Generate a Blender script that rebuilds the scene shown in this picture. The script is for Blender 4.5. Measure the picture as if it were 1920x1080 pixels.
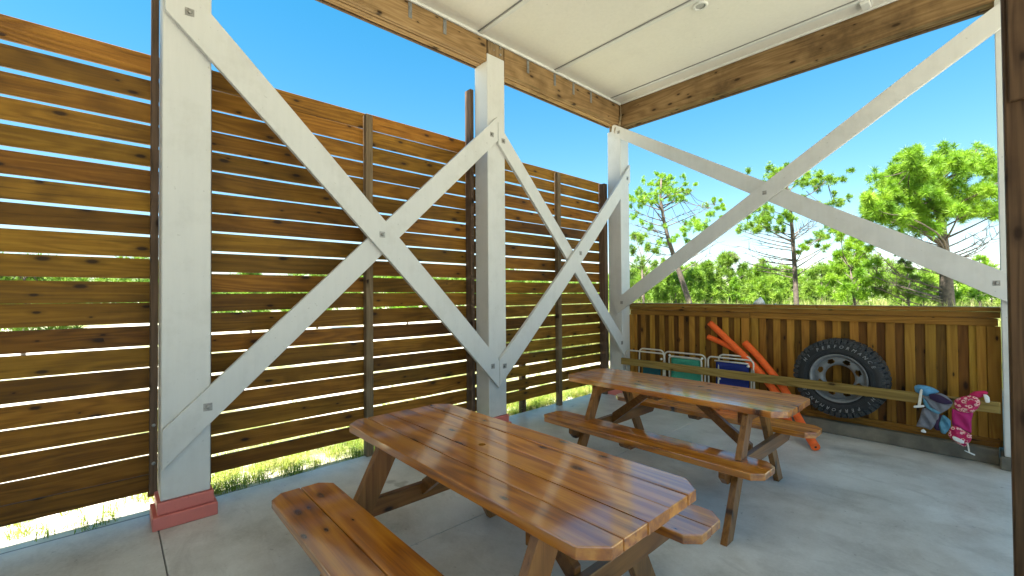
import bpy, bmesh, math, random
import numpy as np
from mathutils import Vector, Matrix

for o in list(bpy.data.objects):
    bpy.data.objects.remove(o)
S = bpy.context.scene
COL = S.collection
R = math.radians

# ------------------------------------------------------------------ camera
cam_d = bpy.data.cameras.new('camera')
cam_d.sensor_width = 36.0
cam_d.lens = 15.4155
cam_d.clip_start = 0.05
cam_d.clip_end = 3000
cam = bpy.data.objects.new('camera', cam_d)
COL.objects.link(cam)
def cam_matrix(yaw, pitch, roll, loc):
    cy, sy, cp, sp, cr, sr = math.cos(yaw), math.sin(yaw), math.cos(pitch), math.sin(pitch), math.cos(roll), math.sin(roll)
    M = Matrix(((cr, -sr, 0), (sr, cr, 0), (0, 0, 1))) @ Matrix(((1, 0, 0), (0, cp, -sp), (0, sp, cp))) @ Matrix(((cy, sy, 0), (0, 0, -1), (-sy, cy, 0)))
    rot = Matrix((M[0], -M[1], -M[2])).transposed()
    return Matrix.Translation(loc) @ rot.to_4x4()
cam.matrix_world = cam_matrix(R(47.618), R(-0.8177), R(-0.41494), Vector((0, 0, 1.5)))
S.camera = cam

# ------------------------------------------------------------------ sky and sun
SUN_EL, SUN_AZ = 60.0, 177.0          # azimuth clockwise from +Y
W = bpy.data.worlds.new('World')
S.world = W
W.use_nodes = True
nt = W.node_tree
bg = nt.nodes['Background']
sky = nt.nodes.new('ShaderNodeTexSky')
sky.sky_type = 'NISHITA'
sky.sun_disc = False
sky.sun_elevation = R(SUN_EL)
sky.sun_rotation = R(SUN_AZ)
sky.air_density = 1.0
sky.dust_density = 0.1
sky.ozone_density = 1.6
hs = nt.nodes.new('ShaderNodeHueSaturation')
hs.inputs['Saturation'].default_value = 1.45
hs.inputs['Hue'].default_value = 0.494
nt.links.new(sky.outputs[0], hs.inputs['Color'])
gm = nt.nodes.new('ShaderNodeGamma')
gm.inputs['Gamma'].default_value = 0.72
nt.links.new(hs.outputs[0], gm.inputs['Color'])
nt.links.new(gm.outputs[0], bg.inputs[0])
bg.inputs[1].default_value = 0.076
sd = bpy.data.lights.new('sun', 'SUN')
sd.energy = 5.0
sd.angle = R(0.5)
sd.color = (1.0, 0.95, 0.86)
sun = bpy.data.objects.new('sun', sd)
COL.objects.link(sun)
sv = Vector((math.sin(R(SUN_AZ)) * math.cos(R(SUN_EL)), math.cos(R(SUN_AZ)) * math.cos(R(SUN_EL)), math.sin(R(SUN_EL))))
sun.rotation_euler = sv.to_track_quat('Z', 'Y').to_euler()
S.view_settings.view_transform = 'Standard'
S.view_settings.look = 'None'
S.view_settings.exposure = 2.42
S.view_settings.gamma = 1.0
S.view_settings.use_curve_mapping = False
S.render.engine = 'CYCLES'

# ------------------------------------------------------------------ object helpers
def tag(o, label=None, cat=None, group=None, kind=None):
    if label: o['label'] = label
    if cat: o['category'] = cat
    if group: o['group'] = group
    if kind: o['kind'] = kind
    return o
def thing(name, label, cat, loc=(0, 0, 0), group=None, kind=None):
    o = bpy.data.objects.new(name, None)
    o.empty_display_size = 0.1
    COL.objects.link(o)
    o.location = loc
    return tag(o, label, cat, group, kind)

class MB:
    def __init__(s): s.v, s.f, s.sm = [], [], []
    def add(s, vs, fs, smooth=False):
        b = len(s.v)
        s.v += [tuple(q) for q in vs]
        s.f += [tuple(b + i for i in f) for f in fs]
        s.sm += [smooth] * len(fs)
        return s
    def box(s, x0, x1, y0, y1, z0, z1):
        return s.add([(x0, y0, z0), (x1, y0, z0), (x1, y1, z0), (x0, y1, z0), (x0, y0, z1), (x1, y0, z1), (x1, y1, z1), (x0, y1, z1)],
                     [(0, 3, 2, 1), (4, 5, 6, 7), (0, 1, 5, 4), (1, 2, 6, 5), (2, 3, 7, 6), (3, 0, 4, 7)])
    def cbox(s, x0, x1, y0, y1, z0, z1, c=0.003):
        "box with chamfered edges"
        lo, hi = (x0, y0, z0), (x1, y1, z1)
        vs, idx = [], {}
        for sx in (0, 1):
            for sy in (0, 1):
                for sz in (0, 1):
                    k = (sx, sy, sz)
                    for ax in range(3):
                        p = [0, 0, 0]
                        for a in range(3):
                            full = hi[a] if k[a] else lo[a]
                            p[a] = full if a == ax else full + (-c if k[a] else c)
                        idx[k + (ax,)] = len(vs); vs.append(p)
        fs = []
        for ax in range(3):
            a, b = (ax + 1) % 3, (ax + 2) % 3
            for sd_ in (0, 1):
                def K(i, j):
                    k = [0, 0, 0]; k[ax] = sd_; k[a] = i; k[b] = j
                    return idx[tuple(k) + (ax,)]
                q = [K(0, 0), K(1, 0), K(1, 1), K(0, 1)]
                fs.append(q if sd_ else q[::-1])
        for ax in range(3):
            a, b = (ax + 1) % 3, (ax + 2) % 3
            for i in (0, 1):
                for j in (0, 1):
                    def K(t, axis):
                        k = [0, 0, 0]; k[ax] = t; k[a] = i; k[b] = j
                        return idx[tuple(k) + (axis,)]
                    q = [K(0, a), K(1, a), K(1, b), K(0, b)]
                    fs.append(q if (i == j) else q[::-1])
        for k in [(i, j, l) for i in (0, 1) for j in (0, 1) for l in (0, 1)]:
            q = [idx[k + (0,)], idx[k + (1,)], idx[k + (2,)]]
            fs.append(q if sum(k) % 2 else q[::-1])
        return s.add(vs, fs)
    def prism(s, poly, axis, a0, a1):
        "poly: 2D points counter-clockwise in the other two axes (cyclic order), extruded along axis"
        n = len(poly)
        a, b = [(1, 2), (2, 0), (0, 1)][axis]
        vs = []
        for t in (a0, a1):
            for p in poly:
                q = [0, 0, 0]; q[axis] = t; q[a] = p[0]; q[b] = p[1]; vs.append(q)
        fs = [tuple(range(n))[::-1], tuple(range(n, 2 * n))] + [(i, (i + 1) % n, n + (i + 1) % n, n + i) for i in range(n)]
        return s.add(vs, fs)
    def tube(s, pts, rad, n=8, cap=True, smooth=True):
        pts = [Vector(p) for p in pts]
        rr = rad if isinstance(rad, (list, tuple)) else [rad] * len(pts)
        vs, fs = [], []
        T = [(pts[min(i + 1, len(pts) - 1)] - pts[max(i - 1, 0)]).normalized() for i in range(len(pts))]
        up = Vector((0, 0, 1)) if abs(T[0].z) < 0.9 else Vector((1, 0, 0))
        U = (up - T[0] * up.dot(T[0])).normalized()
        for i, p in enumerate(pts):
            U = U - T[i] * U.dot(T[i])
            U = U.normalized() if U.length > 1e-6 else T[i].orthogonal().normalized()
            V = T[i].cross(U)
            for k in range(n):
                a = 2 * math.pi * k / n
                vs.append(p + (U * math.cos(a) + V * math.sin(a)) * rr[i])
        for i in range(len(pts) - 1):
            for k in range(n):
                fs.append((i * n + k, i * n + (k + 1) % n, (i + 1) * n + (k + 1) % n, (i + 1) * n + k))
        s.add(vs, fs, smooth)
        if cap:
            b = len(s.v) - len(vs)
            s.f += [tuple(b + k for k in range(n))[::-1], tuple(b + (len(pts) - 1) * n + k for k in range(n))]
            s.sm += [False, False]
        return s
    def lathe(s, prof, c, axis='y', n=48, smooth=True, closed=False):
        "prof: (radius, along) pairs turned round an axis through c"
        vs, fs = [], []
        m = len(prof)
        for k in range(n):
            a = 2 * math.pi * k / n
            for r_, h in prof:
                if axis == 'y': vs.append((c[0] + r_ * math.cos(a), c[1] + h, c[2] + r_ * math.sin(a)))
                else: vs.append((c[0] + r_ * math.cos(a), c[1] + r_ * math.sin(a), c[2] + h))
        for k in range(n):
            k2 = (k + 1) % n
            for i in range(m if closed else m - 1):
                j = (i + 1) % m
                fs.append((k * m + i, k * m + j, k2 * m + j, k2 * m + i))
        return s.add(vs, fs, smooth)
    def mesh(s, name):
        me = bpy.data.meshes.new(name)
        me.from_pydata(s.v, [], s.f)
        me.polygons.foreach_set('use_smooth', s.sm)
        me.update()
        return me
    def build(s, name, mat, parent=None, bevel=0.0, fix=False):
        me = s.mesh(name)
        if fix:
            bm = bmesh.new(); bm.from_mesh(me); bmesh.ops.recalc_face_normals(bm, faces=bm.faces); bm.to_mesh(me); bm.free()
        if mat: me.materials.append(mat)
        o = bpy.data.objects.new(name, me)
        COL.objects.link(o)
        if parent is not None:
            o.parent = parent
            q, w = parent, Vector((0, 0, 0))          # geometry is written in world coordinates
            while q is not None: w += Vector(q.location); q = q.parent
            o.location = -w
        if bevel:
            m = o.modifiers.new('bevel', 'BEVEL'); m.width = bevel; m.segments = 2; m.limit_method = 'ANGLE'
        return o
def box(name, mat, parent, x0, x1, y0, y1, z0, z1, c=0.003):
    return MB().cbox(x0, x1, y0, y1, z0, z1, c).build(name, mat, parent)

# ------------------------------------------------------------------ material helpers
class NT:
    def __init__(s, name):
        s.m = bpy.data.materials.new(name); s.m.use_nodes = True
        s.t = s.m.node_tree; s.b = s.t.nodes['Principled BSDF']
        s.out = s.t.nodes['Material Output']
    def n(s, t, **kw):
        x = s.t.nodes.new('ShaderNode' + t)
        for k, v in kw.items(): setattr(x, k, v)
        return x
    def l(s, a, b): s.t.links.new(a, b)
    def val(s, sock, v):
        if hasattr(v, 'is_linked') or isinstance(v, bpy.types.NodeSocket): s.l(v, sock)
        else: sock.default_value = v
    def math(s, op, a, b=0.0, clamp=False):
        x = s.n('Math', operation=op, use_clamp=clamp); s.val(x.inputs[0], a); s.val(x.inputs[1], b); return x.outputs[0]
    def vmath(s, op, a, b):
        x = s.n('VectorMath', operation=op); s.val(x.inputs[0], a); s.val(x.inputs[1], b); return x.outputs[0]
    def noise(s, vec, scale, detail=4, rough=0.55, dist=0.0):
        x = s.n('TexNoise'); s.l(vec, x.inputs['Vector'])
        x.inputs['Scale'].default_value = scale; x.inputs['Detail'].default_value = detail
        x.inputs['Roughness'].default_value = rough; x.inputs['Distortion'].default_value = dist
        return x.outputs[0]
    def ramp(s, fac, stops, interp='LINEAR'):
        x = s.n('ValToRGB'); s.l(fac, x.inputs[0]); e = x.color_ramp.elements
        x.color_ramp.interpolation = interp
        while len(e) < len(stops): e.new(0.5)
        for q, (p, c) in zip(e, stops):
            q.position = p; q.color = (*c, 1) if len(c) == 3 else c
        return x.outputs[0]
    def mix(s, fac, a, b, mode='MIX'):
        x = s.n('Mix', data_type='RGBA', blend_type=mode); s.val(x.inputs[0], fac)
        for i, v in ((6, a), (7, b)):
            if isinstance(v, tuple): v = (*v, 1) if len(v) == 3 else v
            s.val(x.inputs[i], v)
        return x.outputs[2]
    def maprange(s, v, a, b, c, d):
        x = s.n('MapRange'); s.val(x.inputs[0], v)
        for i, q in enumerate((a, b, c, d)): x.inputs[i + 1].default_value = q
        return x.outputs[0]
    def bump(s, h, strength, dist=0.01, nrm=None):
        x = s.n('Bump'); x.inputs['Strength'].default_value = strength; x.inputs['Distance'].default_value = dist
        s.l(h, x.inputs['Height'])
        if nrm: s.l(nrm, x.inputs['Normal'])
        s.l(x.outputs[0], s.b.inputs['Normal']); return x.outputs[0]
    def pos(s): return s.n('NewGeometry').outputs['Position']
    def rand(s): return s.n('ObjectInfo').outputs['Random']
    def set(s, **kw):
        for k, v in kw.items():
            k = {'rough': 'Roughness', 'color': 'Base Color', 'metal': 'Metallic', 'coat': 'Coat Weight', 'coatr': 'Coat Roughness', 'spec': 'Specular IOR Level'}[k]
            if isinstance(v, tuple): v = (*v, 1)
            s.val(s.b.inputs[k], v)
        return s

def wood(name, dark, mid, light, axis=0, rough=0.6, coat=0.0, coatr=0.1, vary=0.35, knots=1.0, grain=1.0, knotcol=(0.02, 0.008, 0.003), bump=0.25, stain=0.0, huevar=0.0, ringw=0.14, ior=1.5, flat=0):
    t = NT(name)
    rnd = t.rand()
    off = t.n('CombineXYZ')
    for i, k in enumerate((31.7, 17.3, 23.9)): t.l(t.math('MULTIPLY', rnd, k), off.inputs[i])
    p = t.vmath('ADD', t.pos(), off.outputs[0])
    def scaled(al, ac):
        sc = [ac, ac, ac]; sc[axis] = al
        return t.vmath('MULTIPLY', p, tuple(sc))
    # cathedral grain: contour lines of a slow stretched noise
    slow = t.noise(scaled(0.55, 5.0), 1.0, 2, 0.5, 0.3)
    rings = t.math('SINE', t.math('MULTIPLY', slow, 70.0 * grain))
    rings = t.maprange(rings, -1, 1, 0, 1)
    fine = t.noise(scaled(3.0, 90.0), 1.0, 4, 0.6)
    broad = t.noise(scaled(0.8, 3.0), 1.0, 3, 0.6)
    f = t.math('ADD', t.math('MULTIPLY', rings, ringw), t.math('ADD', t.math('MULTIPLY', fine, 0.42), t.math('MULTIPLY', broad, 0.60 - ringw)))
    col = t.ramp(f, [(0.26, dark), (0.50, mid), (0.76, light)])
    # knots
    vo = t.n('TexVoronoi', voronoi_dimensions='2D'); vo.inputs['Scale'].default_value = 1.0
    sx = t.n('SeparateXYZ'); t.l(p, sx.inputs[0])
    cr = [i for i in range(3) if i not in (axis, flat)][0]
    cb2 = t.n('CombineXYZ'); t.l(t.math('MULTIPLY', sx.outputs[axis], 3.6), cb2.inputs[0]); t.l(t.math('MULTIPLY', sx.outputs[cr], 8.5), cb2.inputs[1])
    t.l(cb2.outputs[0], vo.inputs['Vector'])
    sep = t.n('SeparateColor'); t.l(vo.outputs['Color'], sep.inputs[0])
    gate = t.math('GREATER_THAN', sep.outputs[0], 1.0 - 0.5 * knots)
    size = t.maprange(sep.outputs[1], 0, 1, 0.035, 0.15)
    kd = t.math('DIVIDE', t.math('ADD', vo.outputs['Distance'], t.math('MULTIPLY', t.math('SUBTRACT', fine, 0.5), 0.06)), size)
    kf = t.math('MULTIPLY', t.maprange(kd, 0.55, 1.15, 1, 0), gate)
    halo = t.math('MULTIPLY', t.math('MULTIPLY', t.maprange(kd, 0.8, 2.6, 1, 0), gate), 0.45)
    col = t.mix(halo, col, tuple(q * 0.8 for q in dark))
    col = t.mix(t.math('MULTIPLY', kf, 0.9), col, knotcol)
    stk = t.ramp(t.noise(scaled(1.6, 34.0), 1.0, 3, 0.65), [(0.60, (0, 0, 0)), (0.72, (1, 1, 1))])
    col = t.mix(t.math('MULTIPLY', stk, 0.55), col, tuple(q * 0.6 for q in dark))
    # board to board tone
    br = t.maprange(rnd, 0, 1, 1 - vary, 1 + vary)
    col = t.mix(1.0, col, br, 'MULTIPLY')
    if huevar:
        h = t.n('HueSaturation'); t.l(col, h.inputs['Color'])
        r2 = t.math('FRACT', t.math('MULTIPLY', rnd, 7.31))
        t.l(t.maprange(r2, 0, 1, 0.5 - huevar, 0.5 + huevar), h.inputs['Hue']); col = h.outputs[0]
    if stain:
        st = t.ramp(t.noise(t.pos(), 1.7, 5, 0.65), [(0.5, (0, 0, 0)), (0.72, (1, 1, 1))])
        col = t.mix(t.math('MULTIPLY', st, stain), col, tuple(q * 0.35 for q in dark))
    rg = t.maprange(t.math('ADD', fine, broad), 0.6, 1.4, max(rough - 0.12, 0.02), min(rough + 0.12, 1))
    t.set(color=col, rough=rg, coat=coat, coatr=coatr)
    t.bump(t.math('ADD', t.math('MULTIPLY', fine, 0.5), t.math('MULTIPLY', rings, 0.3)), bump, 0.004)
    if not coat: t.b.inputs['Specular IOR Level'].default_value = 0.22
    if coat: t.b.inputs['Coat IOR'].default_value = ior; t.b.inputs['Specular IOR Level'].default_value = 0.15
    return t.m

def paint(name, col, rough=0.5, dirt=0.25, dirtcol=(0.35, 0.33, 0.28), bump=0.12, grainaxis=2):
    t = NT(name); p = t.pos()
    sc = [14, 14, 14]; sc[grainaxis] = 1.2
    g = t.noise(t.vmath('MULTIPLY', p, tuple(sc)), 2.0, 5, 0.6)
    d = t.ramp(t.noise(p, 2.3, 6, 0.7), [(0.5, (0, 0, 0)), (0.8, (1, 1, 1))])
    sp = t.ramp(t.noise(p, 38, 2, 0.5), [(0.71, (0, 0, 0)), (0.76, (1, 1, 1))])
    c = t.mix(t.math('MULTIPLY', d, dirt), col, dirtcol)
    c = t.mix(t.math('MULTIPLY', sp, 0.3), c, tuple(q * 0.5 for q in dirtcol))
    c = t.mix(0.12, c, t.ramp(g, [(0.3, (0.55, 0.55, 0.55)), (0.7, (1, 1, 1))]), 'MULTIPLY')
    t.set(color=c, rough=t.maprange(g, 0.3, 0.7, rough - 0.08, rough + 0.12))
    t.bump(g, bump, 0.004)
    return t.m

def plain(name, col, rough=0.5, metal=0.0, var=0.15, scale=12, bump=0.0):
    t = NT(name); n_ = t.noise(t.pos(), scale, 4, 0.6)
    c = t.mix(1.0, col, t.maprange(n_, 0.3, 0.7, 1 - var, 1 + var), 'MULTIPLY')
    t.set(color=c, rough=t.maprange(n_, 0.3, 0.7, max(rough - 0.08, 0.03), min(1, rough + 0.08)), metal=metal)
    if bump: t.bump(t.noise(t.pos(), scale * 6, 3, 0.6), bump, 0.003)
    return t.m

M = {}
M['fence'] = wood('stained fence pine', (0.08, 0.033, 0.003), (0.20, 0.088, 0.008), (0.32, 0.155, 0.018), 1, 0.6, vary=0.36, knots=0.75, huevar=0.009, stain=0.4)
M['fence_post'] = wood('weathered fence post', (0.055, 0.035, 0.022), (0.11, 0.07, 0.045), (0.17, 0.11, 0.075), 2, 0.7, vary=0.15, knots=0.5)
M['batten'] = wood('grey brown batten', (0.09, 0.06, 0.03), (0.18, 0.125, 0.07), (0.27, 0.2, 0.12), 2, 0.7, vary=0.1, knots=0.5)
M['table_x'] = wood('varnished table pine', (0.18, 0.042, 0.003), (0.45, 0.148, 0.010), (0.66, 0.27, 0.028), 0, 0.4, 1.0, 0.10, vary=0.2, flat=2, knots=0.7, grain=0.7, knotcol=(0.03, 0.008, 0.004), bump=0.06, ringw=0.24, ior=2.1)
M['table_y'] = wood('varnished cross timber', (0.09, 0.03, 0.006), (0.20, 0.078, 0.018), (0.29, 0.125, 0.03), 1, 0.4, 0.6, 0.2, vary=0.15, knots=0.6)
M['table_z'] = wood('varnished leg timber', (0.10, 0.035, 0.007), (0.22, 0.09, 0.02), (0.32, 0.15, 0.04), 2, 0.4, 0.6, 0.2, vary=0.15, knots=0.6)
M['beam_y'] = wood('treated beam timber', (0.15, 0.085, 0.032), (0.29, 0.175, 0.075), (0.43, 0.28, 0.135), 1, 0.7, vary=0.1, knots=1.2, stain=0.55)
M['beam_x'] = wood('treated cross beam timber', (0.11, 0.062, 0.024), (0.23, 0.14, 0.06), (0.36, 0.235, 0.115), 0, 0.7, vary=0.1, knots=1.2, stain=0.75, flat=1)
M['block'] = wood('bare post timber', (0.12, 0.075, 0.035), (0.25, 0.165, 0.085), (0.37, 0.26, 0.14), 2, 0.7, vary=0.08, knots=0.8, stain=0.4)
M['dark_post'] = wood('brown house post timber', (0.045, 0.022, 0.01), (0.10, 0.055, 0.026), (0.16, 0.09, 0.045), 2, 0.65, vary=0.05, knots=0.7, stain=0.4, flat=1)
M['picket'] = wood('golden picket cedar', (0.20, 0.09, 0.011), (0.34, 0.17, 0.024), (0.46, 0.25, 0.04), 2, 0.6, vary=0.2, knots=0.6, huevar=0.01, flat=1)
M['picket_back'] = wood('shade-toned picket cedar', (0.07, 0.03, 0.005), (0.14, 0.062, 0.01), (0.21, 0.10, 0.018), 2, 0.6, vary=0.28, knots=0.6, huevar=0.01, flat=1)  # darker copy of the picket cedar: shade of the recessed layer put into its colour
M['cedar_x'] = wood('golden rail cedar', (0.15, 0.062, 0.009), (0.26, 0.12, 0.018), (0.36, 0.18, 0.035), 0, 0.5, vary=0.12, knots=0.6, flat=1)
M['rail'] = wood('pale treated rail timber', (0.13, 0.08, 0.02), (0.27, 0.18, 0.05), (0.38, 0.27, 0.09), 0, 0.65, vary=0.05, knots=1.0, flat=1)
M['white'] = paint('white painted timber', (0.66, 0.655, 0.63), 0.5, 0.35)
M['ceil'] = paint('white ceiling board', (0.83, 0.80, 0.73), 0.6, 0.1, bump=0.03)
M['trim'] = plain('white trim paint', (0.72, 0.72, 0.69), 0.45, var=0.05)
M['seam'] = plain('grey seam filler', (0.22, 0.215, 0.20), 0.7, var=0.1)
M['pink'] = paint('salmon pink paint', (0.66, 0.185, 0.155), 0.5, 0.3, (0.4, 0.13, 0.105))
M['steel'] = plain('galvanised steel', (0.26, 0.265, 0.26), 0.5, 0.7, 0.25, 30)
M['bolt'] = plain('dull bolt steel', (0.35, 0.34, 0.32), 0.5, 0.7, 0.3, 60)
M['alu'] = plain('pale aluminium tube', (0.72, 0.69, 0.62), 0.35, 0.35, 0.1, 30)
M['rubber'] = plain('black tyre rubber', (0.014, 0.015, 0.017), 0.55, 0, 0.3, 20, 0.3)
M['rubber_worn'] = plain('worn grey tread rubber', (0.045, 0.048, 0.052), 0.6, 0, 0.35, 40, 0.3)
M['letter'] = plain('white tyre lettering', (0.30, 0.31, 0.32), 0.6, 0, 0.2, 40)
M['rim'] = plain('grey wheel steel', (0.24, 0.25, 0.26), 0.45, 0.3, 0.2, 18)
M['foam'] = plain('orange pool foam', (0.92, 0.135, 0.016), 0.7, 0, 0.1, 40, 0.15)
M['teal'] = plain('dark teal canvas', (0.008, 0.10, 0.13), 0.75, 0, 0.15, 60, 0.2)
M['green'] = plain('sea green canvas', (0.05, 0.34, 0.24), 0.75, 0, 0.12, 60, 0.2)
M['navy'] = plain('navy blue canvas', (0.008, 0.022, 0.19), 0.75, 0, 0.15, 60, 0.2)
M['plastic'] = plain('white plastic', (0.78, 0.78, 0.76), 0.4, 0, 0.05)
M['strap'] = plain('cream webbing', (0.70, 0.66, 0.58), 0.8, 0, 0.1, 80)
M['greycloth'] = plain('grey swim cloth', (0.17, 0.17, 0.195), 0.8, 0, 0.15, 30, 0.15)
M['bluecloth'] = plain('sky blue swim cloth', (0.09, 0.28, 0.47), 0.75, 0, 0.3, 25, 0.15)
M['tealcloth'] = plain('dusty blue swim cloth', (0.085, 0.24, 0.34), 0.75, 0, 0.25, 25, 0.15)
M['plum'] = plain('dark plum lining', (0.028, 0.010, 0.045), 0.8, 0, 0.2, 30)
M['crimson'] = plain('crimson swim cloth', (0.48, 0.008, 0.085), 0.75, 0, 0.2, 25, 0.15)
M['magenta'] = plain('magenta swim cloth', (0.42, 0.008, 0.13), 0.75, 0, 0.2, 25, 0.15)
M['rope'] = plain('frayed tan rope', (0.38, 0.29, 0.17), 0.9, 0, 0.3, 80)
M['black'] = plain('near black', (0.02, 0.017, 0.015), 0.8)
M['kerb'] = plain('stained kerb concrete', (0.17, 0.15, 0.115), 0.8, 0, 0.35, 6, 0.4)
def floral():
    t = NT('crimson cloth with pale flowers'); p = t.pos()
    v = t.n('TexVoronoi'); v.inputs['Scale'].default_value = 36; t.l(t.vmath('ADD', p, t.vmath('MULTIPLY', (0.0, 0.0, 0.0), p)), v.inputs['Vector'])
    d = t.math('ADD', v.outputs['Distance'], t.math('MULTIPLY', t.math('SUBTRACT', t.noise(p, 160, 2), 0.5), 0.5))
    c = t.ramp(d, [(0.24, (0.50, 0.03, 0.06)), (0.30, (0.80, 0.55, 0.50)), (0.46, (0.78, 0.42, 0.38)), (0.54, (0.48, 0.008, 0.085))])
    t.set(color=c, rough=0.75); return t.m
M['floral'] = floral()
def concrete():
    t = NT('worn grey concrete'); p = t.pos()
    a = t.noise(p, 0.9, 6, 0.65, 0.4); b = t.noise(p, 4.5, 5, 0.65); c_ = t.noise(p, 60, 3, 0.6)
    f = t.math('ADD', t.math('MULTIPLY', a, 0.6), t.math('ADD', t.math('MULTIPLY', b, 0.3), t.math('MULTIPLY', c_, 0.12)))
    col = t.ramp(f, [(0.37, (0.36, 0.34, 0.30)), (0.5, (0.54, 0.525, 0.49)), (0.63, (0.67, 0.66, 0.63))])
    # trowel streaks and a few dark stains
    sw = t.noise(t.vmath('MULTIPLY', p, (1.6, 3.2, 1)), 1.3, 5, 0.7, 1.2)
    col = t.mix(t.math('MULTIPLY', t.ramp(sw, [(0.52, (0, 0, 0)), (0.72, (1, 1, 1))]), 0.32), col, (0.22, 0.21, 0.185))
    st = t.ramp(t.noise(p, 2.6, 3, 0.5), [(0.70, (0, 0, 0)), (0.74, (1, 1, 1))])
    col = t.mix(t.math('MULTIPLY', st, 0.45), col, (0.12, 0.105, 0.085))
    sp = t.ramp(t.noise(p, 26.0, 2, 0.5), [(0.70, (0, 0, 0)), (0.74, (1, 1, 1))])
    col = t.mix(t.math('MULTIPLY', sp, 0.35), col, (0.10, 0.09, 0.07))
    lt = t.ramp(t.noise(t.vmath('ADD', p, (7.0, 3.0, 0.0)), 7.0, 2, 0.5), [(0.73, (0, 0, 0)), (0.78, (1, 1, 1))])
    col = t.mix(t.math('MULTIPLY', lt, 0.3), col, (0.62, 0.62, 0.6))
    t.set(color=col, rough=t.maprange(t.math('ADD', a, b), 0.7, 1.3, 0.27, 0.55))
    t.bump(t.math('ADD', t.math('MULTIPLY', b, 0.6), t.math('MULTIPLY', c_, 0.25)), 0.12, 0.01)
    return t.m
M['concrete'] = concrete()
def ground():
    t = NT('pale sand with grass patches'); p = t.pos()
    a = t.noise(p, 0.35, 6, 0.65); b = t.noise(p, 9.0, 4, 0.7)
    sand = t.ramp(b, [(0.3, (0.50, 0.45, 0.35)), (0.7, (0.70, 0.66, 0.56))])
    gr = t.ramp(b, [(0.3, (0.10, 0.12, 0.03)), (0.7, (0.24, 0.25, 0.08))])
    t.set(color=t.mix(t.ramp(a, [(0.46, (0, 0, 0)), (0.60, (1, 1, 1))]), sand, gr), rough=0.95)
    t.bump(b, 0.5, 0.03); return t.m
M['ground'] = ground()
def leafy(name, c1, c2, c3, scale=1.3, trans=0.35):
    t = NT(name); p = t.pos()
    n_ = t.noise(p, scale, 3, 0.6)
    c = t.ramp(n_, [(0.32, c1), (0.52, c2), (0.72, c3)])
    c = t.mix(1.0, c, t.maprange(t.rand(), 0, 1, 0.85, 1.15), 'MULTIPLY')
    t.set(color=c, rough=0.55)
    tr = t.n('BsdfTranslucent'); t.l(c, tr.inputs[0])
    mx = t.n('MixShader'); mx.inputs[0].default_value = trans
    t.l(t.b.outputs[0], mx.inputs[1]); t.l(tr.outputs[0], mx.inputs[2]); t.l(mx.outputs[0], t.out.inputs[0])
    return t.m
M['needle'] = leafy('lime pine needles', (0.10, 0.235, 0.010), (0.20, 0.37, 0.016), (0.32, 0.48, 0.035), 2.2)
M['needle2'] = leafy('olive pine needles', (0.09, 0.19, 0.015), (0.18, 0.31, 0.025), (0.28, 0.39, 0.05), 1.8)
M['grass'] = leafy('mixed grass blades', (0.12, 0.21, 0.015), (0.27, 0.34, 0.04), (0.50, 0.44, 0.16), 6.0)
M['straw'] = leafy('tall pale grass blades', (0.16, 0.22, 0.04), (0.27, 0.31, 0.08), (0.40, 0.38, 0.15), 0.5)
M['bark'] = plain('grey brown pine bark', (0.105, 0.082, 0.066), 0.9, 0, 0.5, 14, 0.8)
M['twig'] = plain('grey bare twig', (0.13, 0.105, 0.085), 0.9, 0, 0.3, 14)

# ================================================================== LARGE STRUCTURE
rnd = random.Random(11)
# ground, floor slab, kerb
gv, gf = [], []
g = MB(); RR = [0, 15, 60, 300, 1200]; NS = 48
g.v.append((0, 0, -0.03)); g.sm = []
for r_ in RR[1:]:
    for k in range(NS): g.v.append((r_ * math.cos(2 * math.pi * k / NS), r_ * math.sin(2 * math.pi * k / NS), -0.03))
for k in range(NS): g.f.append((0, 1 + k, 1 + (k + 1) % NS)); g.sm.append(False)
for j in range(len(RR) - 2):
    for k in range(NS):
        a, b = 1 + j * NS, 1 + (j + 1) * NS
        g.f.append((a + k, b + k, b + (k + 1) % NS, a + (k + 1) % NS)); g.sm.append(False)
tag(g.build('ground', M['ground']), kind='structure')

floor = thing('floor', None, None, (0, 0, -0.055)); tag(floor, kind='structure')
def edge_x(y): return -3.93 - 0.03 * max(y, 0)      # the slab edge runs a little out of square
g_ = 0.003
for (x0, x1) in ((None, -2.37), (-2.37, 2.0), (2.0, 4.2)):
    for (y0, y1) in ((-7.0, -2.4), (-2.4, 0.228), (0.228, 5.95)):
        xa, xb = (edge_x(y0), edge_x(y1)) if x0 is None else (x0 + g_, x0 + g_)
        poly = [(xa, y0 + g_), (x1 - g_, y0 + g_), (x1 - g_, y1 - g_), (xb, y1 - g_)]
        MB().prism(poly, 2, -0.2, 0.0).build('slab_panel', M['concrete'], floor, bevel=0.003)
MB().prism([(edge_x(-7) + .02, -6.98), (4.1, -6.98), (4.1, 5.9), (edge_x(5.95) + .02, 5.9)], 2, -0.25, -0.02).build('joint_filler', M['seam'], floor)
kerb = MB().cbox(-3.64, 0.02, 5.625, 5.9, 0.001, 0.135, 0.008).cbox(0.022, 0.34, 5.50, 5.92, 0.001, 0.113, 0.008).build('concrete_kerb', M['kerb'])
tag(kerb, kind='structure')

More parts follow.
